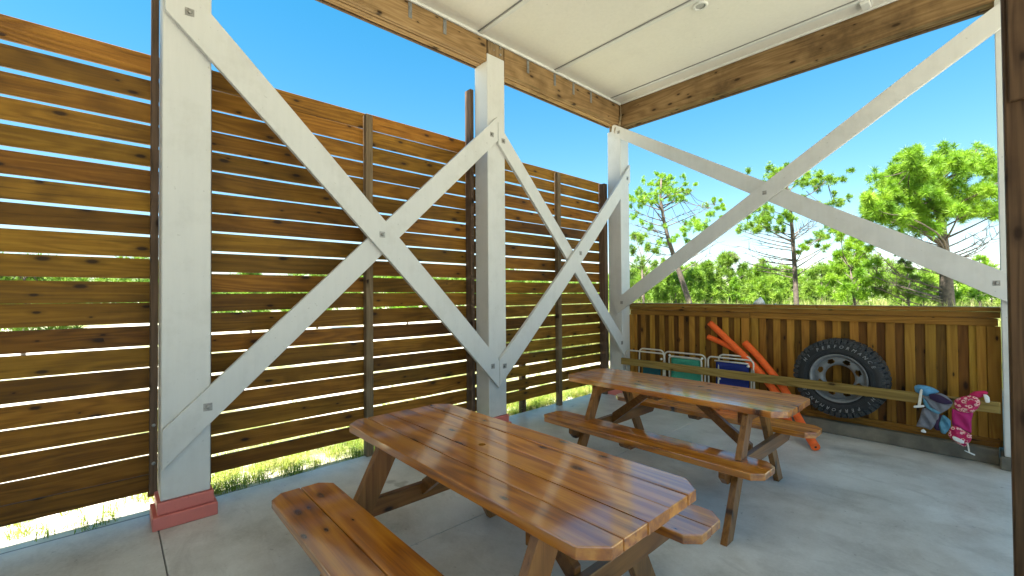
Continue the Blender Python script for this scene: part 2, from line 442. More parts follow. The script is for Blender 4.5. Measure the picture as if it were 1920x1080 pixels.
# ceiling of sheets and battens
CZ = 4.29
ceil = thing('ceiling', None, None, (0, 0, CZ)); tag(ceil, kind='structure')
ys = [-4.34, -3.14, -1.94, -0.74, 0.46, 1.66, 2.86, 4.06, 5.25, 5.73]
for a, b in zip(ys[:-1], ys[1:]):
    for xa, xb in ((-3.87, 2.6),):
        box('ceiling_panel', M['ceil'], ceil, xa + .002, xb - .002, a + .004, b - .004, CZ, CZ + .016, .002)
for y in ys[1:-1]:
    box('batten_strip', M['trim'], ceil, -3.64, 2.58, y + .004, y + .05, CZ - .018, CZ - .001, .003)
    box('batten_strip', M['seam'], ceil, -3.64, 2.58, y - .014, y + .002, CZ - .006, CZ - .001, .001)
box('edge_trim', M['trim'], ceil, -3.655, -3.63, -4.3, 5.50, CZ - .03, CZ - .001, .004)
box('edge_trim', M['trim'], ceil, -3.62, 2.58, 5.485, 5.508, CZ - .025, CZ - .001, .004)
box('deck_above', M['black'], ceil, -3.88, 2.6, -4.36, 5.75, CZ + .02, CZ + .3, .01)
box('unseen_house_wall', M['trim'], ceil, -3.85, 2.6, -4.3, 5.70, CZ + .31, CZ + 3.4, .01)  # unseen upper storey, added so its shadow covers the fence posts

# unseen wall added behind the camera to cut the light from that side
tag(MB().cbox(-3.88, 2.6, -4.25, -4.1, .002, CZ - .03, .006).build('light_block_wall', M['kerb']), kind='structure')

# posts
def bolt(parent, p, axis, r=0.013, h=0.012):
    m = MB()
    prof = [(0.0001, 0), (r, 0), (r, h * .6), (r * .7, h), (0.0001, h)]
    if axis == 'x':
        t = MB().lathe(prof, (0, 0, 0), 'z', 10)
        m.add([(p[0] + v[2], p[1] + v[0], p[2] + v[1]) for v in t.v], t.f, True)
    else:
        t = MB().lathe(prof, (0, 0, 0), 'z', 10)
        m.add([(p[0] + v[0], p[1] - v[2], p[2] + v[1]) for v in t.v], t.f, True)
    return m.build('bolt', M['bolt'], parent, fix=True)
def washer(parent, p, axis, s=0.03):
    if axis == 'x': box('washer', M['bolt'], parent, p[0] - .003, p[0] + .001, p[1] - s, p[1] + s, p[2] - s, p[2] + s, .001)
    else: box('washer', M['bolt'], parent, p[0] - s, p[0] + s, p[1] - .001, p[1] + .003, p[2] - s, p[2] + s, .001)
def white_post(label, x0, x1, y0, y1, z0, z1, plinth=True, block=True):
    t = thing('white_post', label, 'post', ((x0 + x1) / 2, (y0 + y1) / 2, z0), group='white posts holding up the deck')
    s = z0 + (0.168 if plinth else 0.0)
    box('shaft', M['white'], t, x0, x1, y0, y1, s, z1, .006)
    # corner boards cover the post: thin seams
    if plinth:
        e = .012
        box('plinth_cap', M['pink'], t, x0 - .012, x1 + .018, y0 - .018, y1 + .018, z0 + .088, z0 + .166, .004)
        box('plinth', M['pink'], t, x0 - .02, x1 + .040, y0 - .042, y1 + .038, z0 + .001, z0 + .086, .004)
    if block:
        bt = box('bare_post_top', M['block'], t, x0 + .02, x1 - .004, y0 + .02, y1 - .004, z1 + .001, CZ - .001, .006)
        for zz in (z1 + .045, z1 + .12):
            bolt(bt, (x1 - .004, y1 - .06, zz), 'x', .014, .014); bolt(bt, (x1 - .004, y0 + .10, zz + .02), 'x', .006, .006)
    return t
PX0, PX1 = -3.885, -3.66
p1 = white_post('widest white post at the left with the whole salmon pink base showing', PX0, PX1, .238, .508, 0, 4.10)
p2 = white_post('white post in the middle of the slatted fence under a bare timber block', PX0, PX1, 2.998, 3.248, 0, 4.125)
p3 = white_post('white corner post where slatted fence meets picket wall', PX0, PX1, 5.515, 5.735, 0, 3.925)
p4 = white_post('white post at the right end of the picket wall', .046, .29, 5.515, 5.76, .114, 4.0, False, False)
bp = thing('brown_post', 'dark brown bare timber post cropped by the right edge of the picture', 'post', (.145, 3.1, 0))
box('shaft', M['dark_post'], bp, .047, .245, 3.0, 3.2, 0.001, CZ - .001, .008)
box('splice_board', M['dark_post'], bp, .062, .23, 2.975, 2.998, 2.35, CZ - .01, .004)

# beams: plies side by side under a fascia
def beam_y(label, y0, y1, straps, zb):
    t = thing('timber_beam', label, 'beam', (-3.76, (y0 + y1) / 2, 3.93), group='timber beams under the deck')
    for i, (a, b, z) in enumerate(((-3.702, -3.662, zb), (-3.748, -3.708, zb + .004), (-3.794, -3.754, zb), (-3.836, -3.800, zb + .006))):
        pl_ = box('beam_ply', M['beam_y'], t, a, b, y0, y1, z, CZ - .002, .004)
        inner = pl_ if i == 0 else inner
    box('fascia_board', M['dark_post'], t, -3.872, -3.842, y0, y1, zb - .004, CZ + .3, .004)
    for y in straps:
        m = MB().cbox(-3.6605, -3.656, y - .019, y + .019, 4.11, CZ - .032, .001)
        s = m.build('metal_strap', M['steel'], inner)
    return t
beam_y('long timber beam above the first slatted bay, running out at the top', -4.3, .234, (-2.2, -1.4, -.6), 4.06)
beam_y('timber beam from the left post to the middle post', .512, 2.994, (1.25, 1.66, 2.065, 2.453), 4.03)
beam_y('short timber beam from the middle post to the corner post', 3.252, 5.511, (3.62, 4.09, 4.455, 4.826), 3.99)
t = thing('timber_beam', 'timber cross beam above the low picket wall at the back', 'beam', (-.5, 5.6, 3.93), group='timber beams under the deck')
for a, b, z in ((5.517, 5.557, 3.955), (5.563, 5.603, 3.959), (5.609, 5.641, 3.957)):
    box('beam_ply', M['beam_x'], t, -3.644, 2.6, a, b, z, CZ - .002, .004)
box('fascia_board', M['dark_post'], t, -3.644, 2.6, 5.647, 5.70, 3.95, CZ + .3, .004)

# diagonal braces: planks with plumb-cut ends; the upper one of each pair bows over the lower
def brace(label, plane, up, lo, base, out, bow, bolts=()):
    "plane 'x': points are (y,z) on x=base; plane 'y': (x,z) on y=base. out: +1/-1 the side the plank lies on"
    (u0, u1), (l0, l1) = up, lo
    m = MB(); N = 14; th = .038
    vs = []
    for i in range(N + 1):
        s = i / N
        o = base + out * bow * max(0.0, math.sin(math.pi * s)) ** 0.7
        for (q0, q1) in ((l0, l1), (u0, u1)):
            q = (q0[0] + (q1[0] - q0[0]) * s, q0[1] + (q1[1] - q0[1]) * s)
            for d in (0, th):
                c = o + out * d
                vs.append((c, q[0], q[1]) if plane == 'x' else (q[0], c, q[1]))
    fs = []
    for i in range(N):
        a, b = i * 4, i * 4 + 4
        for k0, k1 in ((0, 1), (1, 3), (3, 2), (2, 0)): fs.append((a + k0, a + k1, b + k1, b + k0))
    fs += [(0, 2, 3, 1), (N * 4, N * 4 + 1, N * 4 + 3, N * 4 + 2)]
    m.add(vs, fs)
    mid = ((u0[0] + u1[0]) / 2, (u0[1] + u1[1]) / 2)
    t = thing('diagonal_brace', label, 'brace', (base, mid[0], mid[1]) if plane == 'x' else (mid[0], base, mid[1]), group='white diagonal braces between the posts')
    pk = m.build('plank', M['white'], t, bevel=.003, fix=True)
    for s, y in bolts:
        q = [(l0[i] + u0[i]) / 2 * (1 - s) + (l1[i] + u1[i]) / 2 * s for i in (0, 1)]
        c = base + out * (th + bow * max(0.0, math.sin(math.pi * s)) ** 0.7)
        if plane == 'x': washer(pk, (c, q[0], q[1]), 'x', .026); bolt(pk, (c + .001, q[0], q[1]), 'x')
        else: washer(pk, (q[0], c, q[1]), 'y', .022); bolt(pk, (q[0], c - .001, q[1]), 'y')
    return t
XB = PX1 + .001
brace('white brace from the left post top down to the middle post foot', 'x', ((.249, 3.706), (3.113, .777)), ((.25, 3.382), (3.113, .482)), XB, 1, .045, ((.045, 0), (.52, 0), (.965, 0)))
brace('white brace rising from the pink based post to the middle post', 'x', ((.243, .635), (3.113, 3.445)), ((.243, .379), (3.113, 3.180)), XB, 1, 0, ((.085, 0), (.97, 0)))
brace('white brace from the middle post top down to the corner post foot', 'x', ((3.119, 3.390), (5.52, .83)), ((3.119, 3.155), (5.52, .59)), XB, 1, 0, ((.03, 0), (.97, 0)))
brace('white brace rising from the middle post foot to the corner post', 'x', ((3.119, .793), (5.712, 3.42)), ((3.119, .505), (5.712, 3.165)), XB, 1, .045, ((.025, 0), (.52, 0), (.965, 0)))
YB = 5.514
brace('grey white brace falling from the corner post top to the right post', 'y', ((-3.763, 4.017), (.14, 1.613)), ((-3.793, 3.859), (.14, 1.367)), YB, -1, 0, ((.03, 0), (.97, 0)))
brace('grey white brace rising from the picket wall corner to the right post top', 'y', ((-3.776, 1.385), (.20, 3.99)), ((-3.730, 1.195), (.20, 3.775)), YB, -1, .045, ((.03, 0), (.515, 0)))

# ------------------------------------------------------------------ slatted fence, three bays
FX = -4.0
def slat(parent, y0, y1, z0, z1, mat):
    n = max(2, int((y1 - y0) / .45)); m = MB(); vs = []
    ph = rnd.uniform(0, 6); amp = rnd.uniform(.0005, .0035); sag = rnd.uniform(-.004, .004); cup = rnd.uniform(-.003, .003)
    for i in range(n + 1):
        s = i / n; y = y0 + (y1 - y0) * s
        d = amp * math.sin(ph + 3.0 * s) + sag * math.sin(math.pi * s)
        xo = cup * math.sin(math.pi * s + ph)
        for (x, z) in ((FX + xo, z0 + d + .002), (FX + xo, z1 + d - .002), (FX + xo - .002, z1 + d), (FX + xo - .022, z1 + d), (FX + xo - .022, z0 + d), (FX + xo - .002, z0 + d)):
            vs.append((x, y, z))
    fs = []
    for i in range(n):
        a, b = i * 6, i * 6 + 6
        for k in range(6): fs.append((a + k, b + k, b + (k + 1) % 6, a + (k + 1) % 6))
    fs += [tuple(range(6)), tuple(n * 6 + k for k in range(6))[::-1]]
    m.add(vs, fs)
    return m.build('slat', mat, parent, fix=True)
def slats(parent, y0, y1, zc, gap, joints=()):
    for i in range(len(zc) - 1):
        top = zc[i] - (gap[i - 1] / 2 if i else 0); bot = zc[i + 1] + (gap[i] / 2 if i < len(gap) else 0)
        js = [y0] + [j for j, i0 in joints if i >= i0] + [y1]
        for a, b in zip(js[:-1], js[1:]):
            dz = rnd.uniform(-.003, .003)
            slat(parent, a + (.002 if a > y0 else 0), b, bot + dz, top + dz, M['fence'])
ZL = [3.215, 3.051, 2.884, 2.724, 2.565, 2.409, 2.242, 2.087, 1.932, 1.774, 1.619, 1.465, 1.31, 1.156, 1.006, .853, .703, .55, .395, .262, .139]
GL = [.033, .030, .024, .024, .031, .019, .024, .016, .018, .017, .008, .014, .019, .010, .019, .018, .007, .006, .006]
ZM = [3.232, 3.084, 2.928, 2.768, 2.612, 2.461, 2.298, 2.138, 1.991, 1.837, 1.678, 1.524, 1.377, 1.215, 1.069, .908, .762, .605, .440, .290, .160]
GM = [.009, .014, .016, .016, .016, .020, .014, .017, .017, .016, .014, .014, .016, .015, .017, .019, .021, .019, .018]
ZR = [3.172, 3.026, 2.876, 2.726, 2.569, 2.420, 2.273, 2.122, 1.964, 1.807, 1.662, 1.512, 1.355, 1.211, 1.064, .906, .757, .605, .452, .303, .163]
GR = [.020, .021, .022, .020, .018, .020, .022, .020, .017, .016, .014, .015, .016, .014, .018, .026, .024, .036, .024]
f1 = thing('slatted_fence', 'slatted brown fence bay left of the pink based post with the widest gaps', 'fence', (FX, -1.0, .139), group='slatted privacy fence')
slats(f1, -2.6, .245, ZL, GL)
fp = box('fence_post', M['fence_post'], f1, FX + .002, -3.89, .196, .236, .15, 4.25, .003)
box('slat_end', M['fence'], f1, FX - .018, FX - .001, .19, .30, .098, .137, .002)
box('fence_post', M['fence_post'], f1, FX + .002, -3.93, -2.3, -2.22, .0, 3.2, .003)
for z in (.62, .36): bolt(fp, (-3.893, .216, z), 'x', .012, .008)
f2 = thing('slatted_fence', 'slatted brown fence bay between the left post and the middle post', 'fence', (FX, 1.75, .16), group='slatted privacy fence')
slats(f2, .50, 3.06, ZM, GM, ((1.785, 0),))
box('fence_post', M['fence_post'], f2, FX + .002, -3.89, .512, .545, .13, 3.19, .003)
box('fence_post', M['fence_post'], f2, FX + .002, -3.895, 2.945, 2.992, .0, 3.80, .003)
box('batten', M['batten'], f2, FX + .002, -3.93, 1.75, 1.818, .0, 3.205, .004)
f3 = thing('slatted_fence', 'short slatted brown fence bay between middle and corner posts', 'fence', (FX, 4.4, .163), group='slatted privacy fence')
slats(f3, 3.06, 5.66, ZR, GR, ((3.93, 13),))
box('batten', M['batten'], f3, FX + .002, -3.935, 4.435, 4.503, .0, 3.145, .004)
box('fence_post', M['fence_post'], f3, FX + .002, -3.89, 5.43, 5.508, .0, 3.15, .004)
box('stake', M['dark_post'], f3, FX - .12, FX - .05, 3.86, 3.93, -.3, .62, .004)

# ------------------------------------------------------------------ low picket wall at the back
pw = thing('picket_wall', 'low golden brown picket wall with a flat timber cap', 'wall', (-1.85, 5.75, .116))
YF = 5.70
box('cap_board', M['cedar_x'], pw, -3.64, -1.30, 5.665, 5.86, 1.318, 1.357, .004)
box('cap_board', M['cedar_x'], pw, -1.297, .045, 5.665, 5.86, 1.318, 1.357, .004)
box('fascia_rail', M['cedar_x'], pw, -3.64, .043, 5.682, 5.70, 1.262, 1.316, .003)
box('top_rail', M['cedar_x'], pw, -3.64, -1.985, YF, YF + .022, 1.19, 1.259, .003)
box('top_rail', M['cedar_x'], pw, -1.982, .028, YF, YF + .022, 1.19, 1.259, .003)
box('bottom_rail', M['cedar_x'], pw, -3.64, .043, YF, YF + .022, .142, .205, .003)
box('bottom_rail', M['cedar_x'], pw, -3.64, .018, YF - .014, YF - .001, .136, .176, .003)
for a, b in ((-3.655, -3.585), (-2.085, -1.998), (-1.968, -1.895), (-.105, -.045), (-.041, .043)):
    box('stile', M['picket'], pw, a, b, YF + .001, YF + .021, .207, 1.188, .003)
me_f = MB().cbox(-.037, .037, 0, .016, .142, 1.26, .003).mesh('picket_front'); me_f.materials.append(M['picket'])
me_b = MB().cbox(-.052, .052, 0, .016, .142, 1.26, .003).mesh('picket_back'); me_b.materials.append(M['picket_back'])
n = 0
x = -3.585
while x < -.09:
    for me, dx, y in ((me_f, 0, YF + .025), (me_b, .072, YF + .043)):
        o = bpy.data.objects.new('picket', me); COL.objects.link(o); o.parent = pw
        o.location = Vector((x + dx + rnd.uniform(-.003, .003), y, 0)) - Vector(pw.location)
    x += .1445
box('backing_rail', M['cedar_x'], pw, -3.64, .044, YF + .061, YF + .10, .138, .39, .003)
box('backing_rail', M['cedar_x'], pw, -3.64, .0, YF + .061, YF + .10, 1.0, 1.09, .003)
rl = tag(MB().cbox(-3.66, .03, 5.474, 5.512, .472, .566, .004).build('guard_rail', M['rail']), 'pale timber rail running low in front of the picket wall', 'rail')

# ================================================================== OBJECTS
# ------------------------------------------------------------------ picnic tables
def plank(name, x0, x1, y0, y1, z0, z1, mat, parent, cuts=(0, 0, 0, 0), bevel=.004):
    "cuts: corner chamfers at (x0,y0) (x1,y0) (x1,y1) (x0,y1)"
    a, b, c, d = cuts; P = []
    P += [(x0 + a, y0)] if a else [(x0, y0)]
    P += [(x1 - b, y0), (x1, y0 + b)] if b else [(x1, y0)]
    P += [(x1, y1 - c), (x1 - c, y1)] if c else [(x1, y1)]
    P += [(x0 + d, y1), (x0, y1 - d)] if d else [(x0, y1)]
    if a: P += [(x0, y0 + a)]
    return MB().prism(P, 2, z0, z1).build(name, mat, parent, bevel=bevel)
def picnic_table(label, x0, x1, ty0, ty1, nb, fb, bx0, bx1, fx, hole, legw):
    cy = (ty0 + ty1) / 2; cx = (x0 + x1) / 2
    t = thing('picnic_table', label, 'picnic table', (cx, cy, 0), group='varnished picnic tables')
    w = (ty1 - ty0 + .005) / 5; zt, th = .76, .042; k = .075
    for i in range(5):
        a = ty0 + i * w; b = a + w - .005
        cuts = (k, k, 0, 0) if i == 0 else (0, 0, k, k) if i == 4 else (0, 0, 0, 0)
        dx0, dx1, dz = rnd.uniform(-.004, .004), rnd.uniform(-.005, .005), rnd.uniform(-.0015, .0015)
        if i == 2:      # the middle board has the parasol hole: two halves with half-round notches
            hy = (a + b) / 2; r = .019; m = MB()
            arc = [(hole - r * math.cos(math.pi * q / 10), r * math.sin(math.pi * q / 10)) for q in range(11)]
            lo = [(x0 + dx0, a), (x1 + dx1, a), (x1 + dx1, hy)] + [(px, hy - py) for px, py in arc[::-1]] + [(x0 + dx0, hy)]
            up = [(x0 + dx0, hy)] + [(px, hy + py) for px, py in arc] + [(x1 + dx1, hy), (x1 + dx1, b), (x0 + dx0, b)]
            m.prism(lo, 2, zt - th, zt); m.prism(up, 2, zt - th, zt)
            me = m.mesh('tabletop_plank'); bm = bmesh.new(); bm.from_mesh(me)
            bmesh.ops.remove_doubles(bm, verts=bm.verts, dist=1e-5)
            inner = [f for f in bm.faces if abs(f.normal.y) > .9 and abs(f.calc_center_median().y - hy) < 1e-4 and abs(f.calc_center_median().x - hole) > r]
            bmesh.ops.delete(bm, geom=inner, context='FACES'); bm.to_mesh(me); bm.free()
            me.materials.append(M['table_x']); o = bpy.data.objects.new('tabletop_plank', me); COL.objects.link(o); o.parent = t; o.location = -Vector(t.location)
        else:
            plank('tabletop_plank', x0 + dx0, x1 + dx1, a, b, zt - th + dz, zt + dz, M['table_x'], t, cuts)
    for (b0, b1) in (nb, fb):
        mid = (b0 + b1) / 2; kk = .06
        plank('bench_plank', bx0, bx1 + rnd.uniform(-.004, .004), b0, mid - .003, .408, .45, M['table_x'], t, (kk, kk, 0, 0))
        plank('bench_plank', bx0, bx1 + rnd.uniform(-.004, .004), mid + .003, b1, .408, .449, M['table_x'], t, (0, 0, kk, kk))
        cm = (bx0 + bx1) / 2 - .05
        MB().prism([(b0 + .03, .385), (b0 + .05, .365), (b1 - .05, .365), (b1 - .03, .385), (b1 - .03, .407), (b0 + .03, .407)], 0, cm - .045, cm + .045).build('bench_cleat', M['table_y'], t, bevel=.003)
    box('table_cleat', M['table_y'], t, cx - .07, cx + .02, ty0 + .05, ty1 - .05, zt - th - .036, zt - th - .002, .003)
    for side, xf in enumerate(fx):
        s = 1 if side else -1
        # cross beam that carries both benches
        y0, y1 = nb[0] + .035, fb[1] - .035
        MB().prism([(y0, .36), (y0 + .05, .312), (y1 - .05, .312), (y1, .36), (y1, .406), (y0, .406)], 0, xf - .02, xf + .02).build('cross_beam', M['table_y'], t, bevel=.004)
        # splayed legs, one each side of the cross beam
        for sg, xo in ((-1, .0215), (1, -.0605)):
            ft, tp = .66, .285
            P = [(cy + sg * ft, 0.001), (cy + sg * (ft - legw), 0.001), (cy + sg * (tp - legw), zt - th - .003), (cy + sg * tp, zt - th - .003)]
            if sg < 0: P = P
            MB().prism(P if sg < 0 else P[::-1], 0, xf + xo, xf + xo + .039).build('leg', M['table_z'], t, bevel=.003, fix=True)
        box('table_cleat', M['table_y'], t, xf - .0195, xf + .0195, ty0 + .06, ty1 - .06, zt - th - .09, zt - th - .002, .003)
        # brace from the cross beam up to the middle of the top
        xa, xb = xf - s * .021, cx + s * .10
        Q = [(xa, .34), (xa, .43), (xb + .085, zt - th - .003), (xb, zt - th - .003)] if s > 0 else [(xa, .34), (xa, .43), (xb - .085, zt - th - .003), (xb, zt - th - .003)]
        Q = [(.0 + q[1], q[0]) for q in Q]          # prism along y wants (z, x)
        MB().prism(Q, 1, cy - .02, cy + .02).build('strut', M['table_y'], t, bevel=.003, fix=True)
    return t
picnic_table('varnished picnic table in the foreground, nearest the camera', -2.565, -.763, 1.005, 1.70, (.61, .925), (1.835, 2.145), -2.575, -.865, (-2.27, -1.09), -1.71, .135)
picnic_table('varnished picnic table farther back, in front of the picket wall', -2.645, -.865, 3.025, 3.66, (2.735, 3.02), (3.82, 4.11), -2.66, -.90, (-2.34, -1.14), -1.80, .10)

# ------------------------------------------------------------------ spare tyre leaning on the wall
TC = Vector((-1.085, 5.60, .612)); TR = .402
ty = thing('spare_wheel', 'black off-road tyre on a grey steel rim against the picket wall', 'tyre', (TC.x, TC.y, TC.z - TR))
prof = [(.235, -.072), (.255, -.088), (.262, -.093), (.268, -.088), (.285, -.093), (.320, -.098), (.352, -.094), (.372, -.082), (.380, -.07), (.382, -.04), (.383, 0), (.382, .06), (.36, .09), (.3, .098), (.25, .09), (.235, .072)]
tb = MB().lathe(prof, TC, 'y', 72, closed=True).build('tyre', M['rubber'], ty, fix=True)
tr = MB(); NB = 46
def ring_block(m, a0, a1, r0, r1, y0, y1, skew=0.0):
    vs = []
    for rr_ in (r0, r1):
        for (a, y) in ((a0, y0), (a1, y0), (a1 + skew, y1), (a0 + skew, y1)):
            vs.append((TC.x + rr_ * math.cos(a), TC.y + y, TC.z + rr_ * math.sin(a)))
    m.add(vs, [(0, 1, 2, 3), (4, 7, 6, 5), (0, 4, 5, 1), (1, 5, 6, 2), (2, 6, 7, 3), (3, 7, 4, 0)])
for k in range(NB):
    a = 2 * math.pi * k / NB; da = 2 * math.pi / NB
    j = rnd.uniform(-.002, .002)
    ring_block(tr, a, a + da * .70, .374, TR + j, -.078, -.040, .02)
    ring_block(tr, a + da * .4, a + da * 1.12, .376, TR + j, -.034, -.004, -.03)
    ring_block(tr, a, a + da * .72, .376, TR + j, .002, .034, .03)
    ring_block(tr, a + da * .3, a + da * 1.0, .374, TR + j, .040, .078, -.02)
tr.build('tread', M['rubber_worn'], tb, fix=True)
sl = MB()
for k in range(NB):
    a = 2 * math.pi * k / NB; da = 2 * math.pi / NB
    ring_block(sl, a + da * .08, a + da * .36, .350, .378, -.0975, -.07)
    ring_block(sl, a + da * .46, a + da * .74, .352 + (.01 if k % 2 else 0), .376, -.0965, -.07)
sl.build('shoulder_lugs', M['rubber_worn'], tb, fix=True)
rr = MB()
for r0 in (.272, .283, .294): rr.lathe([(r0, -.090), (r0 + .002, -.0985), (r0 + .005, -.0985), (r0 + .007, -.090)], TC, 'y', 72)
rr.build('sidewall_ribs', M['rubber_worn'], tb, fix=True)
rim = MB().lathe([(.238, -.092), (.247, -.097), (.247, -.086), (.236, -.080), (.226, -.060), (.222, .0), (.226, .07), (.24, .085), (.235, .088), (.220, .07), (.214, .0), (.214, -.055), (.230, -.085)], TC, 'y', 72, closed=True).build('rim', M['rim'], ty, fix=True)
ds = MB(); NA, rad = 96, [.126, .138, .150, .160, .170, .182, .196, .216]
yy = [-.005, -.030, -.040, -.043, -.043, -.041, -.036, -.030]
hole_n = 8
def inhole(i, k):
    q = (k + .5) / NA * hole_n % 1.0
    w = {2: .16, 3: .24, 4: .24, 5: .14}.get(i, 0)
    return abs(q - .5) < w
for d in (0, .006):
    for k in range(NA):
        for i in range(len(rad) - 1):
            if inhole(i, k): continue
            vs = [(TC.x + rad[q] * math.cos(2 * math.pi * kk / NA), TC.y + yy[q] + d, TC.z + rad[q] * math.sin(2 * math.pi * kk / NA)) for q, kk in ((i, k), (i + 1, k), (i + 1, k + 1), (i, k + 1))]
            ds.add(vs, [(0, 1, 2, 3) if d == 0 else (3, 2, 1, 0)], False)
ds.build('wheel_disc', M['rim'], rim)
def ring_text(txt, rad_, start, step, flip=False):
    m = MB()
    for i, ch in enumerate(txt):
        if ch == ' ': continue
        cu = bpy.data.curves.new('glyph', 'FONT'); cu.body = ch; cu.size = .046; cu.align_x = 'CENTER'; cu.extrude = .0012; cu.shear = .25
        cu.resolution_u = 2
        ob = bpy.data.objects.new('glyph', cu); me = ob.to_mesh()
        a = start - step * i * (-1 if flip else 1)
        rot = a + (math.pi / 2 if flip else -math.pi / 2)
        vs = []
        for v in me.vertices:
            x_, z_ = v.co.x, v.co.y - .016
            x2 = x_ * math.cos(rot) - z_ * math.sin(rot); z2 = x_ * math.sin(rot) + z_ * math.cos(rot)
            vs.append((TC.x + rad_ * math.cos(a) + x2, TC.y - .0995 - v.co.z, TC.z + rad_ * math.sin(a) + z2))
        m.add(vs, [tuple(p.vertices) for p in me.polygons])
        ob.to_mesh_clear(); bpy.data.objects.remove(ob); bpy.data.curves.remove(cu)
    return m
T_ = 'HI PERFORMANCE'
lt = ring_text(T_, .327, R(150), R(9.4)); l2 = ring_text(T_, .327, R(150 + 180), R(9.4))
lt.add(l2.v, l2.f); lt.build('sidewall_lettering', M['letter'], tb)

# ------------------------------------------------------------------ folded beach chairs behind the rail
def rounded_u(x0, x1, z0, z1, y0, y1, r=.07):
    P = [(x0, y0, z0)]
    for k in range(6):
        a = math.pi - k / 5 * math.pi / 2; P.append((x0 + r + r * math.cos(a), y1, z1 - r + r * math.sin(a)))
    for k in range(6):
        a = math.pi / 2 - k / 5 * math.pi / 2; P.append((x1 - r + r * math.cos(a), y1, z1 - r + r * math.sin(a)))
    P.append((x1, y0, z0)); return P
def canvas(x0, x1, z0, z1, y, sag, mat, parent):
    m = MB(); nx, nz = 10, 8; vs = []
    for d in (0, .004):
        for i in range(nx + 1):
            for j in range(nz + 1):
                u, v = i / nx, j / nz
                vs.append((x0 + (x1 - x0) * u, y + d + sag * math.sin(math.pi * u) * (.6 + .4 * math.sin(3 * v)) + .003 * math.sin(9 * v + 4 * u), z0 + (z1 - z0) * v))
    q = (nx + 1) * (nz + 1); fs = []
    for i in range(nx):
        for j in range(nz):
            a = i * (nz + 1) + j; b = a + nz + 1
            fs += [(a, b, b + 1, a + 1), (q + a, q + a + 1, q + b + 1, q + b)]
    for i in range(nx):
        for j in (0, nz):
            a = i * (nz + 1) + j; b = a + nz + 1; fs.append((a, q + a, q + b, b))
    for j in range(nz):
        for i in (0, nx):
            a = i * (nz + 1) + j; fs.append((a, a + 1, q + a + 1, q + a))
    m.add(vs, fs, True)
    return m.build('canvas', mat, parent, fix=True)
def beach_chair(label, x0, x1, ztop, mat, cx0, cx1, cz1, front, wide):
    t = thing('folding_chair', label, 'beach chair', ((x0 + x1) / 2, 5.575, 0), group='folded beach chairs behind the rail')
    MB().tube(rounded_u(x0, x1, .012, ztop, 5.535, 5.585, .06), .0105, 8).build('back_frame', M['alu'], t)
    a, b, zt = front
    MB().tube(rounded_u(a, b, .012, zt, 5.575, 5.555, .045), .0105, 8).build('leg_frame', M['alu'], t)
    canvas(cx0, cx1, .16, cz1, 5.566, .012, mat, t)
    MB().tube([(cx0 - .015, 5.568, cz1), (cx1 + .015, 5.568, cz1)], .010, 8).build('cross_bar', M['alu'], t)
    for xx, zz in wide:
        MB().lathe([(.0001, -.012), (.014, -.012), (.016, 0), (.014, .006), (.0001, .006)], (xx, 5.545, zz), 'y', 12).build('joint_knob', M['plastic'], t, fix=True)
    return t
beach_chair('folded beach chair with dark teal canvas, nearest the corner post', -3.42, -3.045, .715, M['teal'], -3.36, -3.09, .50, (-3.62, -3.02, .675), ((-3.33, .475), (-3.06, .60)))
beach_chair('folded beach chair with sea green canvas, in the middle of the three', -3.035, -2.475, .705, M['green'], -2.93, -2.53, .645, (-2.955, -2.515, .655), ((-2.94, .665), (-2.5, .665)))
beach_chair('folded beach chair with navy blue canvas, beside the orange noodles', -2.31, -1.93, .735, M['navy'], -2.34, -1.955, .655, (-2.43, -1.90, .700), ((-2.29, .44), (-1.955, .63)))

# ------------------------------------------------------------------ pool noodles
def noodle(label, pts, r):
    # smooth the path
    P = [Vector(p) for p in pts]; out = []
    for i in range(len(P) - 1):
        p0, p1, p2, p3 = P[max(i - 1, 0)], P[i], P[i + 1], P[min(i + 2, len(P) - 1)]
        for k in range(6):
            s = k / 6
            out.append(.5 * ((2 * p1) + (p2 - p0) * s + (2 * p0 - 5 * p1 + 4 * p2 - p3) * s * s + (3 * p1 - p0 - 3 * p2 + p3) * s ** 3))
    out.append(P[-1])
    t = thing('pool_noodle', label, 'pool noodle', P[-1], group='orange pool noodles')
    MB().tube(out, r, 14).build('foam_tube', M['foam'], t)
    for e, d in ((out[0], (out[0] - out[1]).normalized()), (out[-1], (out[-1] - out[-2]).normalized())):
        MB().tube([e + d * .0005, e + d * .0015], r * .28, 10).build('core_shade_disc', M['black'], t)  # flat dark disc, its colour standing for the shade inside a hollow core
noodle('longest orange pool noodle reaching highest up the picket wall', [(-2.445, 5.655, 1.115), (-2.20, 5.63, .90), (-1.97, 5.60, .69), (-1.72, 5.56, .43), (-1.58, 5.52, .24), (-1.53, 5.50, .04)], .039)
noodle('thinner orange pool noodle lying lowest under the others', [(-2.475, 5.665, .935), (-2.27, 5.655, .86), (-2.05, 5.64, .745), (-1.80, 5.60, .52), (-1.66, 5.57, .29), (-1.62, 5.56, .04)], .034)
noodle('rightmost orange pool noodle with its foot out on the concrete', [(-2.032, 5.665, .895), (-1.87, 5.63, .74), (-1.68, 5.585, .53), (-1.56, 5.535, .385), (-1.45, 5.40, .235), (-1.30, 5.15, .13), (-1.145, 4.90, .04)], .039)

